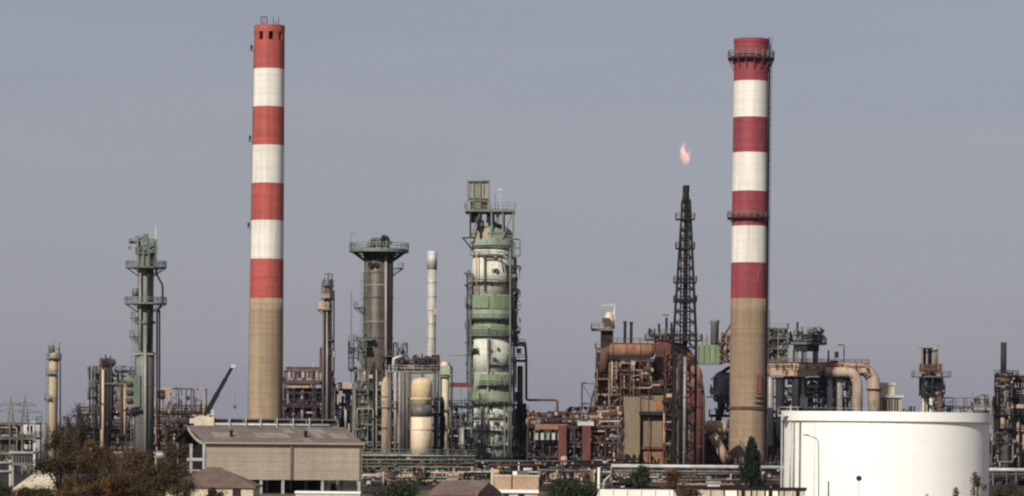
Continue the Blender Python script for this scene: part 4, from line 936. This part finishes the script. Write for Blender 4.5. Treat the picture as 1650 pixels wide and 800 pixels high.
t.add('drum', MB().drum(t.p(1284,545,0), t.p(1316,545,0), 7*t.s), STG); t.add('mast', MB().bar(t.p(1285,552,0), t.p(1285,519,0), .5), STD)
t.plat(1292, 1322, 534, -2, 2, GRN, th=.3, h=1); t.clutter(1274, 1328, 530, 552, -3, 3, [GRN, STG, STL, STD], 20, 83, (1,2), 2)
t = Th('platform_equipment', 'dark cluster of valves close to the right chimney above the beige duct', 'equipment', 1252, 560, 848)
t.frame(1237, 1268, [530,545,562,580], -3, 3, 2, STG, w=.3, brace=.5, floors=(0,1,2), fmat=STG, base=584)
t.clutter(1238, 1267, 532, 582, -3, 3, [STD, PUR, STG, GRN, RSB, STL], 34, 84, (1,2.6), 4)
for x, y in ((1240,500),(1248,527)): t.add('vent_pipe', MB().bar(t.p(x,545,0), t.p(x,y,0), .3), STG)
t = Th('lamp_mast', 'thin lamp mast and vents on top of the beige duct', 'mast', 1348, 575, 842)
t.add('mast', MB().bar(t.p(1360,586,0), t.p(1360,556,0), .28).bar(t.p(1350,556,0), t.p(1360,556,0), .25), STG)
t.add('vent_pipe', MB().bar(t.p(1335,586,0), t.p(1335,565,0), .4), STD); t.bx('vent_head', 1345, 567, 1351, 577, -.5, .5, STG); t.bx('base_box', 1338, 582, 1350, 588, -.8, .8, BLK)
t = Th('control_building', 'small pale flat roofed building just right of the beige duct', 'building', 1436, 640, 870)
t.bx('wall', 1418, 640, 1453, 700, 0, 6, PNK); t.bx('roof_slab', 1416, 637, 1456, 641, -.6, 6.5, LITG); t.bx('penthouse', 1417, 622, 1442, 637, 1, 5, CREAMW); t.bx('roof_slab', 1416, 617, 1444, 621, .6, 5.5, LITG)
for x in (1426, 1435, 1444): 
    o = t.bx('window', x-3.2, 644, x+3.2, 662, -.12, -.004, STD); t.bx('mullion', x-.5, 644, x+.5, 662, -.2, -.121, LITG, o)
t.clutter(1455, 1475, 655, 680, 0, 4, [STG, STD, LITG], 6, 85, (.8,1.6), 0)

# ------------------------------------------------------------------ tower behind the tank with three tubes
t = Th('process_tower', 'tower with three short tubes on top rising behind the right half of the white tank', 'process tower', 1498, 620, 830)
for x in (1488.5, 1498, 1508): t.add('tube_stack', MB().lathe([(4*t.s,t.z(592)),(4*t.s,t.z(564)),(4.6*t.s,t.z(563)),(4.6*t.s,t.z(561))], 14, t.p(x,575).x), STD if x < 1500 else STL)
for x in (1493, 1503): t.bx('tube_panel', x-2.2, 565, x+2.2, 588, -.3, .3, STL)
for x, y in ((1480,556),(1512,556),(1486,552)): t.add('vent_pipe', MB().bar(t.p(x,600,-2), t.p(x,y,-2), .25), STL)
t.add('top_rail', MB().bar(t.p(1480,561,-2), t.p(1512,558,-2), .25), STL)
t.plat(1471, 1530, 606, -3, 3, STG, th=.4); t.plat(1481, 1516, 594, -2.5, 2.5, RST, th=.5)
t.bx('burner_box', 1484, 588, 1515, 600, -2, 2, RSB)
t.frame(1485, 1516, [606,622,634], -2.5, 2.5, 2, STD, w=.7, brace=1.0, base=636)
t.bx('neck', 1490, 608, 1510, 634, -1.2, 1.2, NVY)
t.add('shell', MB().lathe([(12*t.s,0),(12*t.s,t.z(640)),(9*t.s,t.z(632))], 20, t.p(1497,650).x), COLW)
t.pipe([(1513,630,-2),(1517,700,-2)], 5, RSB); t.clutter(1486, 1522, 600, 668, -3, 2, [STD, STG, STL, RSB, NVY], 26, 91, (1,2.2), 1)
t = Th('pipe_rack', 'thin pipe rack with railings behind the right end of the white tank', 'pipe rack', 1555, 655, 835)
t.frame(1520, 1592, [641,655,690], -2, 3, 4, STG, w=.28, brace=.2, floors=(1,), fmat=STG)
t.clutter(1566, 1592, 636, 670, -2, 2, [STG, GRN, STL, STD], 16, 92, (.9,2), 2); t.clutter(1520, 1592, 656, 690, -2, 2, [STL, STG, BGE], 10, 93, (1,2), 1)

# ------------------------------------------------------------------ right edge cluster
t = Th('process_tower', 'cluttered pale and green process tower with a black flue at the right edge', 'process tower', 1624, 650, 760)
t.add('flue', MB().lathe([(4.8*t.s,t.z(606)),(4.8*t.s,t.z(553))], 16, t.p(1613,570).x, -4), STD)
t.add('shell', MB().lathe([(10*t.s,0),(8.5*t.s,t.z(612)),(5*t.s,t.z(603))], 20, t.p(1616,640).x, -4), COLG)
t.clutter(1604, 1632, 598, 750, -6, -4.5, [STD, STG, RSB, BGE, BLK], 34, 104, (.8,1.8), 2)
for py, rr, a0, a1 in ((606,20,0,360),(640,19,-90,60),(668,22,180,380),(690,20,150,330)): t.ring(py, 10*t.s, rr*t.s, STD, a0, a1, y=-4, x=t.p(1617,640).x)
t.frame(1607, 1670, [612,640,668,695,725], -3, 4, 3, PUR, w=.35, brace=.4, floors=(1,2,3), fmat=PNK)
t.bx('dark_unit', 1624, 637, 1646, 652, -4, -1, STD); t.bx('dark_unit', 1618, 605, 1640, 611, -3, 0, STD); t.bx('dark_unit', 1632, 660, 1644, 672, -4, -2, BLK)
t.pipe([(1634,640,-3.4),(1636,626,-3.4),(1670,626,-3.4)], 1.8, STD); t.pipe([(1640,680,-4),(1640,730,-4)], 2.4, BGE); t.pipe([(1606,600,-2),(1606,760,-2)], 1.6, PUR)
t.bx('pink_panel', 1622, 652, 1660, 658, -4, -3.5, PNK)
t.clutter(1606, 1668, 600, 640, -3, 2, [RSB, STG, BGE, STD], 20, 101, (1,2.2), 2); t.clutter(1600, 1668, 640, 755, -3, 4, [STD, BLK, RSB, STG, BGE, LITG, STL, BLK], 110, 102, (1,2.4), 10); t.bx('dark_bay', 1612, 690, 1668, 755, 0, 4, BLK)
t = Th('pipe_bridge', 'grey pipe bridge on twin posts at the right edge', 'pipe rack', 1625, 760, 620)
t.pipe([(1590,757,0),(1680,758,0)], 3.0, LITG); t.pipe([(1590,764,.6),(1680,765,.6)], 1.6, STG)
for x in (1600, 1622, 1637, 1665): t.bx('post', x-1.5, 758, x+1.5, 830, .1, .5, STG)
t.clutter(1594, 1670, 768, 796, 1, 4, [STD, BLK, NVY, RSB], 24, 103, (1.2,3), 3)

# ------------------------------------------------------------------ white storage tank
t = Th('storage_tank', 'huge round white storage tank with a projecting rim, lower right', 'tank', 1428, 730, 485)
s = t.s; r = 164.5*s; ztop = t.z(664)
t.add('shell', MB().lathe([(r,0),(r,ztop-.15)], 128, cap=False), TANK)
zr0, zr1 = t.z(679.5), t.z(664.5)
t.add('rim_girder', MB().sector(r+.002, r+.42, zr0, zr1, n=128), TANK)
t.add('floating_roof', MB().lathe([(r-.3,ztop-1.4),(r-.3,ztop-1.1),(.5,ztop-1.0)], 64), STL)
for i in range(48):
    a = 2*pi*i/48; 
    if sin(a) < .15: t.add('rim_bracket', MB().bar((r*cos(a), r*sin(a), zr0-.35), ((r+.36)*cos(a), (r+.36)*sin(a), zr0-.02), .05), TANK)
def tank_pipe(px, rr, mat, y0=681, name='drain_pipe'):
    q = t.p(px, 740); a = -math.acos(max(-1, min(1, q.x/r))); x, y = (r+rr*1.2)*cos(a), (r+rr*1.2)*sin(a)
    t.add(name, MB().cyl((x,y,.2),(x,y,t.z(y0)),rr,n=8), mat)
tank_pipe(1271,.14,LITG); tank_pipe(1275.5,.14,STL); tank_pipe(1283.5,.12,STG); tank_pipe(1303,.035,LITG)
pl = t.add('gauger_platform', MB().box(-r-1.15, -r+1.5, -4.5, -2.5, t.z(673), t.z(671)), LITG)
t.rail_line([(-r-1.1,-2.6,t.z(671)),(-r-1.1,-4.4,t.z(671)),(-r+1.5,-4.4,t.z(671))], LITG, pl, 1.1, .07)
t.ladder(-r-.2, 2.0, 0, t.z(672), LITG, out=(-1,-.2), cage=False)
for i in range(5): t.add('weld_seam', MB().sector(r-.05, r+.004, (i+1)*2.05, (i+1)*2.05+.02, n=128), TANK)
t.add('top_handrail', MB().arc_pipe(r+.2, ztop+.55, .035, 90, 210, n=30), LITG)
# ------------------------------------------------------------------ low racks and drums in front
t = Th('pipe_rack', 'low green pipe rack in front of the cream reactor', 'pipe rack', 670, 745, 610)
t.frame(584, 764, [736,751], -2, 2.5, 9, GRN, w=.26, brace=.2, floors=(0,), fmat=GRN)
t.clutter(584, 660, 730, 760, -2, 2, [GRN, GRN, STG, STL, RSB], 34, 111, (.9,2.2), 3); t.clutter(655, 764, 732, 766, -2, 2, [STG, RSB, STD, BGE, GRN], 36, 112, (.9,2.2), 4)
for py, m in ((734,STL),(741,GRN),(747,RSB)): t.pipe([(582,py,-2.4),(766,py+1,-2.4)], 1.4, m)
for i, (xa, xb, m, lab) in enumerate(((602,634,CONG,'beige horizontal drum under the green rack, leftmost of four'),(638,672,BGE,'paler horizontal drum under the green rack, second from the left'),(692,718,CONG,'short horizontal drum under the green rack, third from the left'),(716,748,BGE,'beige horizontal drum under the green rack, rightmost of four'))):
    t = Th('horizontal_drum', lab, 'drum', (xa+xb)/2, 775, 560, 'drums under the green rack')
    t.add('shell', MB().drum(t.p(xa,774), t.p(xb,774.3), 13.5*t.s, 18), m)
    for x in (xa+6, xb-6): t.add('saddle', MB().box(t.p(x,1).x-.25, t.p(x,1).x+.25, -.8, .8, 0, t.z(782)), STG)
t = Th('pipe_rack', 'long grey pipe line on short posts at the foot of the right chimney', 'pipe rack', 1150, 755, 640)
for py, m, rr in ((752,LITG,3.0),(760,STG,2.0),(765,STD,1.8)): t.pipe([(985,py-1,0),(1292,py+2,0)], rr, m)
for x in range(990, 1292, 30): t.bx('post', x-1, 752, x+1, 800, .4, .7, STG)
t.clutter(985, 1180, 755, 776, 0, 4, [STD, PUR, RSB, STG, LITG, RSR], 44, 121, (.9,2.2), 6); t.clutter(1180, 1292, 755, 778, 0, 4, [STD, NVY, STG, LITG], 26, 122, (.9,2.2), 4)
t = Th('pipe_rack', 'dark valve manifold and pipes along the yard in front of the red piers', 'pipe rack', 880, 755, 650)
for py, m, xa, xb in ((748,STD,765,900),(753,RSB,840,985),(758,STG,765,850)): t.pipe([(xa,py,0),(xb,py+2,0)], 1.4, m)
for x in range(770, 985, 24): t.bx('post', x-1, 746, x+1, 800, .4, .7, STG)
t.clutter(765, 985, 742, 776, -1, 4, [STD, NVY, RSB, BGE, STG, LITG, BLK], 66, 123, (.9,2.2), 8)
t = Th('domed_tank', 'low maroon domed tank behind the long white wall', 'tank', 1005, 785, 540)
t.add('shell', MB().lathe([(32*t.s,0),(32*t.s,t.z(786)),(27*t.s,t.z(776)),(17*t.s,t.z(769)),(4*t.s,t.z(766))], 30), PUR)
t.pipe([(972,800,-3.4),(973,776,-3.4),(982,767,-3.4),(990,766,-3.4)], 1.6, LITG)
t = Th('retaining_wall', 'low beige wall right of the horizontal drums', 'wall', 830, 778, 530)
t.bx('wall', 793, 768, 868, 800, 0, .5, BGE); t.bx('coping', 792, 766, 869, 768.2, -.1, .6, CREAMW); t.bx('pillar', 790.5, 755, 795, 800, -.2, .6, CREAMW)
t = Th('pump_house', 'little pale pump unit standing on the low beige wall', 'pump', 848, 762, 531)
t.add('casing', MB().box(t.p(841,1).x, t.p(860,1).x, 0, .45, t.z(766), t.z(759)), STG); t.add('motor', MB().drum(t.p(843,757,.2), t.p(858,757,.2), .28), LITG); t.bx('base', 826, 760, 840, 766, .02, .4, WHT)

for px0, px1, y0, y1, D, m, r_, lab in ((878,916,758,774,575,BGE,RSB,'low beige block house in the yard below the red piers'),(926,958,760,776,570,PNK,STG,'low pinkish block house left of the white post'),(1046,1072,764,780,560,STG,STD,'grey cabin behind the small dark tree'),(1112,1134,766,780,545,CREAMW,STD,'pale cabin in the yard right of the autumn tree'),(1238,1262,762,780,540,STD,BLK,'dark cabin between the cypress and the white tank'),(758,788,762,778,565,RSB,PUR,'rust coloured shed left of the low beige wall'),(574,598,758,780,555,STG,STD,'grey cabin right of the hall')):
    t = Th('yard_hut', lab, 'hut', (px0+px1)/2, y1, D)
    t.bx('wall', px0, y0, px1, y1+20, 0, 3, m); t.bx('roof', px0-1.5, y0-2, px1+1.5, y0, -.3, 3.3, r_)
    t.bx('door', px0+3, y0+4, px0+9, y1+20, -.06, -.004, STD); t.bx('window', px1-10, y0+4, px1-4, y0+9, -.06, -.004, BLK)
t = Th('valve_manifold', 'tangle of low valves and pipes in the yard behind the long white wall', 'pipework', 1130, 775, 530)
t.clutter(985, 1290, 764, 786, -1, 3, [STD, BLK, PUR, RSB, STG, LITG, RSR, BGE], 90, 124, (.8,1.9), 8)
t = Th('valve_manifold', 'tangle of low pipes and valves in the yard around the horizontal drums', 'pipework', 760, 775, 548)
t.clutter(584, 790, 756, 784, 2, 5, [STD, BLK, GRN, RSB, STG, LITG, BGE], 56, 125, (.8,1.8), 4); t.clutter(868, 985, 758, 786, 0, 3, [STD, BLK, PUR, RSB, STG, LITG, BGE], 46, 126, (.8,1.8), 4)
# ------------------------------------------------------------------ foreground buildings
def house(name, label, px0, px1, y_ridge, y_eave, D, depth, wall, roof, rz=0.0, hip=0.0, over=.3, cat='building'):
    cx = (px0+px1)/2; t = Th(name, label, cat, cx, y_eave, D, rz=rz)
    hl = (px1-px0)/2*t.s; ze, zr = t.z(y_eave), t.z(y_ridge); hd = depth/2
    t.add('wall', MB().box(-hl, hl, 0, depth, 0, ze), wall)
    x0, x1 = -hl-over, hl+over; y0, y1 = -over, depth+over
    a, b = (x0+hip, hd, zr), (x1-hip, hd, zr)
    ro = t.add('roof', MB().add([(x0,y0,ze+.01),(x1,y0,ze+.01),(x1,y1,ze+.01),(x0,y1,ze+.01),a,b,(x0,y0,ze-.18),(x1,y0,ze-.18),(x1,y1,ze-.18),(x0,y1,ze-.18)], [(0,1,5,4),(2,3,4,5),(1,2,5),(3,0,4),(0,6,7,1),(1,7,8,2),(2,8,9,3),(3,9,6,0),(6,9,8,7)]), roof)
    nrow = 7
    for r in range(nrow):                       # courses of roofing on the slope in view
        f0, f1 = r/nrow, (r+.93)/nrow; v = []
        for f, dz in ((f0,.07),(f1,.05)):
            y = y0+(hd-y0)*f; z = ze+.01+(zr-ze)*f+dz
            v += [(x0+hip*f+.02, y, z), (x1-hip*f-.02, y, z)]
        mesh_obj('roof_course', MB().add([v[0],v[1],v[3],v[2]]+[(p[0],p[1],p[2]-.06) for p in (v[0],v[1],v[3],v[2])], [(0,1,2,3),(0,4,5,1),(1,5,6,2),(3,7,4,0),(2,6,7,3)]), roof, ro)
    mesh_obj('ridge_cap', MB().bar((a[0],hd,zr+.08),(b[0],hd,zr+.08),.25,.12), roof, ro)
    return t, hl, ze
t, hl, ze = house('low_house', 'low cream house with a brown hipped roof in front of the hall', 268, 408, 756, 784, 415, 11, CREAMW, TILE, hip=4.6)
for x in (hl-2.0, hl-5.0):
    o = t.add('window', MB().box(x-.5, x+.5, -.05, -.002, 1.0, 2.0), STD); t.add('frame', MB().box(x-.58, x-.5, -.09, -.051, .95, 2.05), LITG, o)
t, hl, ze = house('low_house', 'small house with a pale cream roof among the trees at lower left', 26, 100, 756, 788, 400, 9, CREAMW, PALER, hip=2.6)
t.add('window', MB().box(-1.5, -.6, -.05, -.002, .9, 1.8), STD)
t, hl, ze = house('low_shed', 'low shed with a dark roof and a cream edge at the bottom centre', 690, 772, 778, 796, 425, 7, CREAMW, TILE, rz=rad(-24), hip=0.2)
t.add('verge_board', MB().add([(-hl-.34,-.3,ze+.02),(-hl-.34,3.5,t.z(778)+.12),(-hl-.34,3.5,t.z(778)-.25),(-hl-.34,-.3,ze-.25)], [(0,1,2,3)]), CREAMW)
t = Th('flat_roof_annex', 'flat white roof strip at the bottom edge beside the dark bush', 'building', 820, 795, 430)
t.bx('wall', 770, 794, 866, 830, 0, 5, LITG); t.bx('roof_edge', 768, 790.5, 868, 794, -.3, 5.3, WHT)
for x in (790, 815, 840): t.bx('window', x-5, 796, x+5, 803, -.06, -.004, STD)
t = Th('flat_roof_annex', 'pale wall top in front of the hall posts at the bottom edge', 'building', 530, 797, 440)
t.bx('wall', 476, 795, 580, 830, 0, 3, LITG); t.bx('coping', 475, 793, 581, 795, -.15, 3.1, WHT)
t = Th('perimeter_wall', 'long white wall along the bottom edge left of the cypress', 'wall', 1032, 795, 420)
for i in range(6): t.bx('wall_panel', 966+i*22.6, 789+i*.2, 988+i*22.6, 830, 0, .3, WHT)
for i in range(7): t.bx('pillar', 964.6+i*22.6, 787.5+i*.2, 966+i*22.6, 830, -.1, .4, LITG)
t = Th('perimeter_fence', 'fence with a dark top rail and pale panels under the cypress', 'fence', 1200, 795, 415)
t.bx('top_rail', 1100, 786, 1300, 789, -.12, .12, BLK)
for i in range(9): t.bx('fence_panel', 1102+i*22, 790, 1121.5+i*22, 830, 0, .15, CREAMW if i % 3 else WHT)
for i, x in enumerate((1101, 1197, 1241, 1285)): t.bx('post', x-3, 786.5, x+3, 830, -.16, .1, BLK)
for x in (1123, 1145, 1167, 1219, 1263): t.bx('post', x-1, 789.5, x+1, 830, -.1, .1, RSB)
# clutter of pale sheds behind the fence
t = Th('yard_cabin', 'small pale cabin behind the fence beside the cypress', 'cabin', 1150, 785, 500)
t.bx('wall', 1140, 779, 1160, 800, 0, 2, LITG); t.bx('roof', 1138, 776, 1162, 779, -.2, 2.2, STL)

# ------------------------------------------------------------------ lamps and posts
def arm_lamp(px, ytop, arm_px, D, label):
    t = Th('street_lamp', label, 'street lamp', px, 760, D)
    a, b, c = t.p(px,830), t.p(px,ytop+14), t.p(px-arm_px,ytop)
    a.z = 0
    t.add('pole', MB().tube([a, b, (b.x-.15,0,b.z+.7), c], .07, 8, bend=.9), STL)
    t.add('lamp_head', MB().add([(c.x-.55,-.13,c.z-.02),(c.x+.15,-.13,c.z-.02),(c.x+.15,.13,c.z-.02),(c.x-.55,.13,c.z-.02),(c.x-.45,-.08,c.z+.12),(c.x+.15,-.08,c.z+.12),(c.x+.15,.08,c.z+.12),(c.x-.45,.08,c.z+.12)], [(0,3,2,1),(4,5,6,7),(0,1,5,4),(1,2,6,5),(2,3,7,6),(3,0,4,7)]), STD)
arm_lamp(1319, 702, 18, 440, 'tall street lamp with a curved arm in front of the white tank')
t = Th('globe_lamp', 'post lamp with a dark round head in front of the white tank', 'street lamp', 1384, 780, 430)
q = t.p(1384, 771)
t.add('pole', MB().cyl((0,0,0),(0,0,q.z-.3),.045), STL)
t.add('globe', MB().lathe([(.08,q.z-.36),(.3,q.z-.2),(.38,q.z),(.3,q.z+.2),(.08,q.z+.34)], 14), STD)
t = Th('post', 'short plain grey post in front of the white tank', 'post', 1335, 785, 430)
t.add('shaft', MB().cyl((0,0,0),(0,0,t.z(778)),.11), STG); t.add('cap', MB().lathe([(.14,t.z(778)),(.14,t.z(777)),(.05,t.z(776))], 10), STG)
t = Th('post', 'white post at the left end of the long white wall', 'post', 964.5, 770, 425)
t.add('shaft', MB().box(-.13,.13,-.1,.1,0,t.z(755)), WHT); t.add('cap', MB().box(-.17,.17,-.14,.14,t.z(755)+.002,t.z(755)+.1), WHT)
t = Th('post', 'thin dark lamp post in front of the great column base', 'post', 825, 770, 450)
t.add('shaft', MB().cyl((0,0,0),(0,0,t.z(735)),.09), STD); t.add('lamp_head', MB().box(-.3,.3,-.12,.12,t.z(735),t.z(733.6)), STD)

# ------------------------------------------------------------------ trees and bushes
def leafmat(name, a, b, c):
    m = bpy.data.materials.new(name); m.use_nodes = True; nt = m.node_tree; bs = nt.nodes['Principled BSDF']
    bs.inputs['Roughness'].default_value = .7; bs.inputs['Specular IOR Level'].default_value = .2
    g = nt.nodes.new('ShaderNodeNewGeometry'); n = nt.nodes.new('ShaderNodeTexNoise'); n.inputs['Scale'].default_value = .9; n.inputs['Detail'].default_value = 5; n.inputs['Roughness'].default_value = .8
    r = nt.nodes.new('ShaderNodeValToRGB'); r.color_ramp.elements[0].position = .33; r.color_ramp.elements[0].color = (*a,1); r.color_ramp.elements[1].position = .7; r.color_ramp.elements[1].color = (*c,1)
    e = r.color_ramp.elements.new(.5); e.color = (*b,1)
    nt.links.new(g.outputs['Position'], n.inputs['Vector']); nt.links.new(n.outputs['Fac'], r.inputs['Fac']); nt.links.new(r.outputs['Color'], bs.inputs['Base Color'])
    return m
L_OLV = leafmat('olive_leaf', (.024,.021,.010), (.042,.032,.014), (.075,.046,.02))
L_BRN = leafmat('autumn_leaf', (.030,.020,.010), (.070,.038,.014), (.16,.078,.022))
L_DRY = leafmat('dry_leaf', (.035,.025,.015), (.06,.042,.023), (.12,.085,.05))
L_GRN = leafmat('dark_green_leaf', (.014,.022,.010), (.024,.034,.014), (.04,.048,.02))
L_CYP = leafmat('cypress_leaf', (.006,.011,.007), (.010,.016,.010), (.017,.024,.013))
BARK = material('bark', (.07,.052,.036), .9, c2=(.04,.03,.022), amt=.5, scale=1.5)

def tree(name, label, px, ytop, hwpx, D, leaf, n, leafsize, seed, ybot=None, wisp=0.0, cat='tree', shape='round', group=None):
    rg = random.Random(seed); t = Th(name, label, cat, px, 760, D, group)
    H = t.z(ytop); hw = hwpx*t.s; zlow = H*(.12 if cat == 'bush' else .22) if ybot is None else max(0.1, t.z(ybot))
    limbs = []
    tb = MB(); th_ = H*.42
    tb.tube([(0,0,0),(rg.uniform(-.2,.2),0,th_*.5),(rg.uniform(-.3,.3),rg.uniform(-.2,.2),th_)], max(.08,H*.022), 7, r_end=max(.05,H*.013))
    t.add('trunk', tb, BARK)
    clumps = []
    nl = 12 if cat == 'tree' else 8
    for i in range(nl):
        a = 2*pi*i/nl+rg.uniform(-.4,.4); f = rg.uniform(.25,1); zz = zlow+(H-zlow)*rg.uniform(.25,.97)
        w = hw*math.sqrt(max(.05, 1-((zz-(zlow+H)/2)/((H-zlow)/2*1.06))**2))
        tip = Vector((w*f*cos(a), w*f*sin(a), zz)); st = Vector((0,0,min(th_, zz*.6)*rg.uniform(.5,1)))
        mid = (st+tip)/2+Vector((rg.uniform(-.3,.3),rg.uniform(-.3,.3),.12*H*rg.random()))
        t.add('limb', MB().tube([st, mid, tip], max(.04,H*.010), 5, bend=.6, r_end=.02), BARK)
        limbs.append((st, mid, tip))
    if wisp:
        tw = MB()
        for i in range(int(160*wisp)):
            st, mid, tip = rg.choice(limbs); b = mid.lerp(tip, rg.random())
            e = b+Vector((rg.gauss(0,.5), rg.gauss(0,.5), abs(rg.gauss(.7,.6))))*hw*.35
            tw.bar(b, e, .035)
        t.add('twigs', tw, BARK)
    nc = 70
    for i in range(nc):
        st, mid, tip = rg.choice(limbs); c = mid.lerp(tip, rg.uniform(.2,1.15))
        clumps.append((c+Vector((rg.gauss(0,.1),rg.gauss(0,.1),rg.gauss(0,.07)))*hw, hw*rg.uniform(.12,.34)))
    v, f = [], []
    for i in range(n):
        c, cr = rg.choice(clumps); p = c+Vector((rg.gauss(0,.62),rg.gauss(0,.62),rg.gauss(0,.5)))*cr
        if p.z < zlow*.5: p.z = zlow*.5+rg.random()*.4
        sz = leafsize*rg.uniform(.6,1.4)
        a = Vector((rg.gauss(0,1),rg.gauss(0,1),rg.gauss(0,1))).normalized(); b = a.orthogonal().normalized()
        b = (Matrix.Rotation(rg.uniform(0,6.28), 3, a) @ b)
        o = len(v); v += [p-a*sz, p+b*sz*.5, p+a*sz, p-b*sz*.5]; f.append((o,o+1,o+2,o+3))
    mb = MB(); mb.v = [tuple(q) for q in v]; mb.f = f; mb.sm = [False]*len(f)
    t.add('crown', mb, leaf)
    return t
tree('tree', 'dark olive tree at the left, below the yellow column', 94, 704, 38, 372, L_OLV, 7600, .13, 1, ybot=815, wisp=.8)
tree('tree', 'thin half bare tree rising right of the yellow column', 126, 654, 30, 392, L_OLV, 1500, .11, 2, ybot=745, wisp=2.2)
tree('tree', 'rusty brown autumn tree below the dark purplish column', 154, 712, 46, 380, L_BRN, 6500, .13, 3, ybot=820, wisp=.8)
tree('tree', 'sparse brown tree below the tall grey green column', 222, 728, 50, 366, L_BRN, 4600, .13, 4, ybot=820, wisp=1.2)
tree('tree', 'brown tree with dark branches at the left end of the hall', 286, 712, 32, 384, L_DRY, 3600, .12, 5, ybot=810, wisp=2)
tree('tree', 'dark brown tree between the sparse tree and the hall', 258, 732, 40, 360, L_OLV, 5000, .13, 6, ybot=820, wisp=.8)
tree('tree', 'dark low tree in the heart of the left thicket', 190, 728, 44, 357, L_OLV, 4600, .13, 7, ybot=830, wisp=.6)
for i, (px, yt, hw, m, lab) in enumerate(((10,782,34,L_GRN,'low dark green bush in the bottom left corner'),(60,786,30,L_OLV,'low olive bush in front of the pale roofed house'),(120,772,36,L_BRN,'low russet bush right of the pale roofed house'),(182,764,40,L_BRN,'broad russet bush in the middle of the left thicket'),(235,774,36,L_OLV,'olive bush at the foot of the sparse brown tree'),(300,774,30,L_DRY,'dry bush in front of the brown hipped roof'),(345,790,24,L_OLV,'small olive bush under the wall of the brown roofed house'))):
    tree('bush', lab, px, yt, hw, 345, m, 7000, .10, 40+i, cat='bush')
tree('bush', 'rounded dark green bush left of the white post', 908, 774, 44, 425, L_GRN, 5200, .16, 60, cat='bush')
tree('bush', 'dark green bush close against the white post', 950, 780, 18, 428, L_GRN, 2200, .14, 61, cat='bush')
tree('bush', 'long low hedge like bush below the green rack', 645, 786, 52, 440, L_GRN, 5000, .16, 62, cat='bush')
tree('tree', 'small dark tree above the maroon domed tank', 1036, 750, 18, 520, L_GRN, 2600, .18, 63, ybot=790)
tree('tree', 'yellowish autumn tree at the foot of the flare', 1084, 762, 20, 470, L_BRN, 2600, .16, 64, ybot=800)
tree('bush', 'dry tan bush spilling over the long white wall', 1108, 783, 26, 410, L_DRY, 2200, .13, 65, cat='bush')
tree('bush', 'twiggy brown bush before the right end of the white tank', 1574, 766, 15, 400, L_BRN, 420, .13, 66, ybot=795, cat='bush', wisp=.5)
tree('bush', 'little dark bush at the bottom before the white tank', 1542, 788, 12, 402, L_OLV, 700, .11, 67, cat='bush')
tree('bush', 'tiny sprig at the bottom before the middle of the white tank', 1492, 788, 5, 402, L_DRY, 80, .08, 68, cat='bush', wisp=.2)
tree('bush', 'dark brown bush at the bottom right corner', 1622, 785, 38, 420, L_OLV, 3600, .14, 69, cat='bush')
# cypress
t = Th('cypress_tree', 'dark pointed cypress in front of the right chimney', 'tree', 1211, 760, 450)
rg = random.Random(77); H = t.z(703); bw = 31*t.s; v, f = [], []
t.add('trunk', MB().tube([(0,0,0),(.05,0,H*.5),(0,0,H*.93)], .2, 7, r_end=.03), BARK)
for i in range(30):
    h = rg.uniform(.08,.92); a = rg.uniform(0,6.28); w = bw*(1-h)**.75*.8
    t.add('limb', MB().tube([(0,0,H*h),(w*cos(a)*.6,w*sin(a)*.6,H*h+.35),(w*cos(a),w*sin(a),min(H*.97,H*h+1.0))], .05, 5, r_end=.015), BARK)
cl = []
for i in range(150):
    h = rg.random()**1.15*.97; a = rg.uniform(0,6.28); w = bw*min(1,(1-h)**.72*1.02)*rg.uniform(.35,1.0)
    cl.append((Vector((w*cos(a), w*sin(a), H*(.03+.95*h))), .2+.5*(1-h)))
for i in range(11000):
    c, cr = rg.choice(cl); p = c+Vector((rg.gauss(0,.45),rg.gauss(0,.45),rg.gauss(0,.8)))*cr*.8
    if p.z > H or p.z < .05: continue
    a = Vector((rg.gauss(0,.5),rg.gauss(0,.5),1)).normalized(); b = Matrix.Rotation(rg.uniform(0,6.28),3,a) @ a.orthogonal().normalized(); sz = rg.uniform(.1,.22)
    o = len(v); v += [p-a*sz, p+b*sz*.45, p+a*sz, p-b*sz*.45]; f.append((o,o+1,o+2,o+3))
mb = MB(); mb.v = [tuple(q) for q in v]; mb.f = f; mb.sm = [False]*len(f); t.add('crown', mb, L_CYP)

# ------------------------------------------------------------------ far-off wood behind the plant, one mass
rg = random.Random(5); v, f = [], []
for i in range(26000):
    x = rg.uniform(-420, 420); y = 1500+rg.uniform(-60,60)+40*sin(x*.02)
    h = 5.5+1.2*sin(x*.05)+1.2*sin(x*.13+1)+.8*sin(x*.31)
    p = Vector((x, y, h*rg.random()**.7)); sz = rg.uniform(.8,1.7)
    a = Vector((rg.gauss(0,1),rg.gauss(0,1),rg.gauss(0,1))).normalized(); b = a.orthogonal().normalized()
    o = len(v); v += [p-a*sz, p+b*sz*.7, p+a*sz, p-b*sz*.7]; f.append((o,o+1,o+2,o+3))
mb = MB(); mb.v = [tuple(q) for q in v]; mb.f = f; mb.sm = [False]*len(f)
tag(mesh_obj('distant_wood', mb, L_GRN), 'dark far off belt of trees behind the plant', 'woodland', kind='stuff')

# ------------------------------------------------------------------ haze
HZ = bpy.data.materials.new('haze'); HZ.use_nodes = True; nt = HZ.node_tree; nt.nodes.clear()
pv = nt.nodes.new('ShaderNodeVolumePrincipled'); ou = nt.nodes.new('ShaderNodeOutputMaterial')
pv.inputs['Color'].default_value = (.70,.76,.92,1); pv.inputs['Density'].default_value = 0.000028; pv.inputs['Anisotropy'].default_value = .3
nt.links.new(pv.outputs[0], ou.inputs['Volume'])
hz = mesh_obj('haze', MB().box(-9100, 9100, -320, 16100, -1, 125), HZ); tag(hz, kind='stuff')
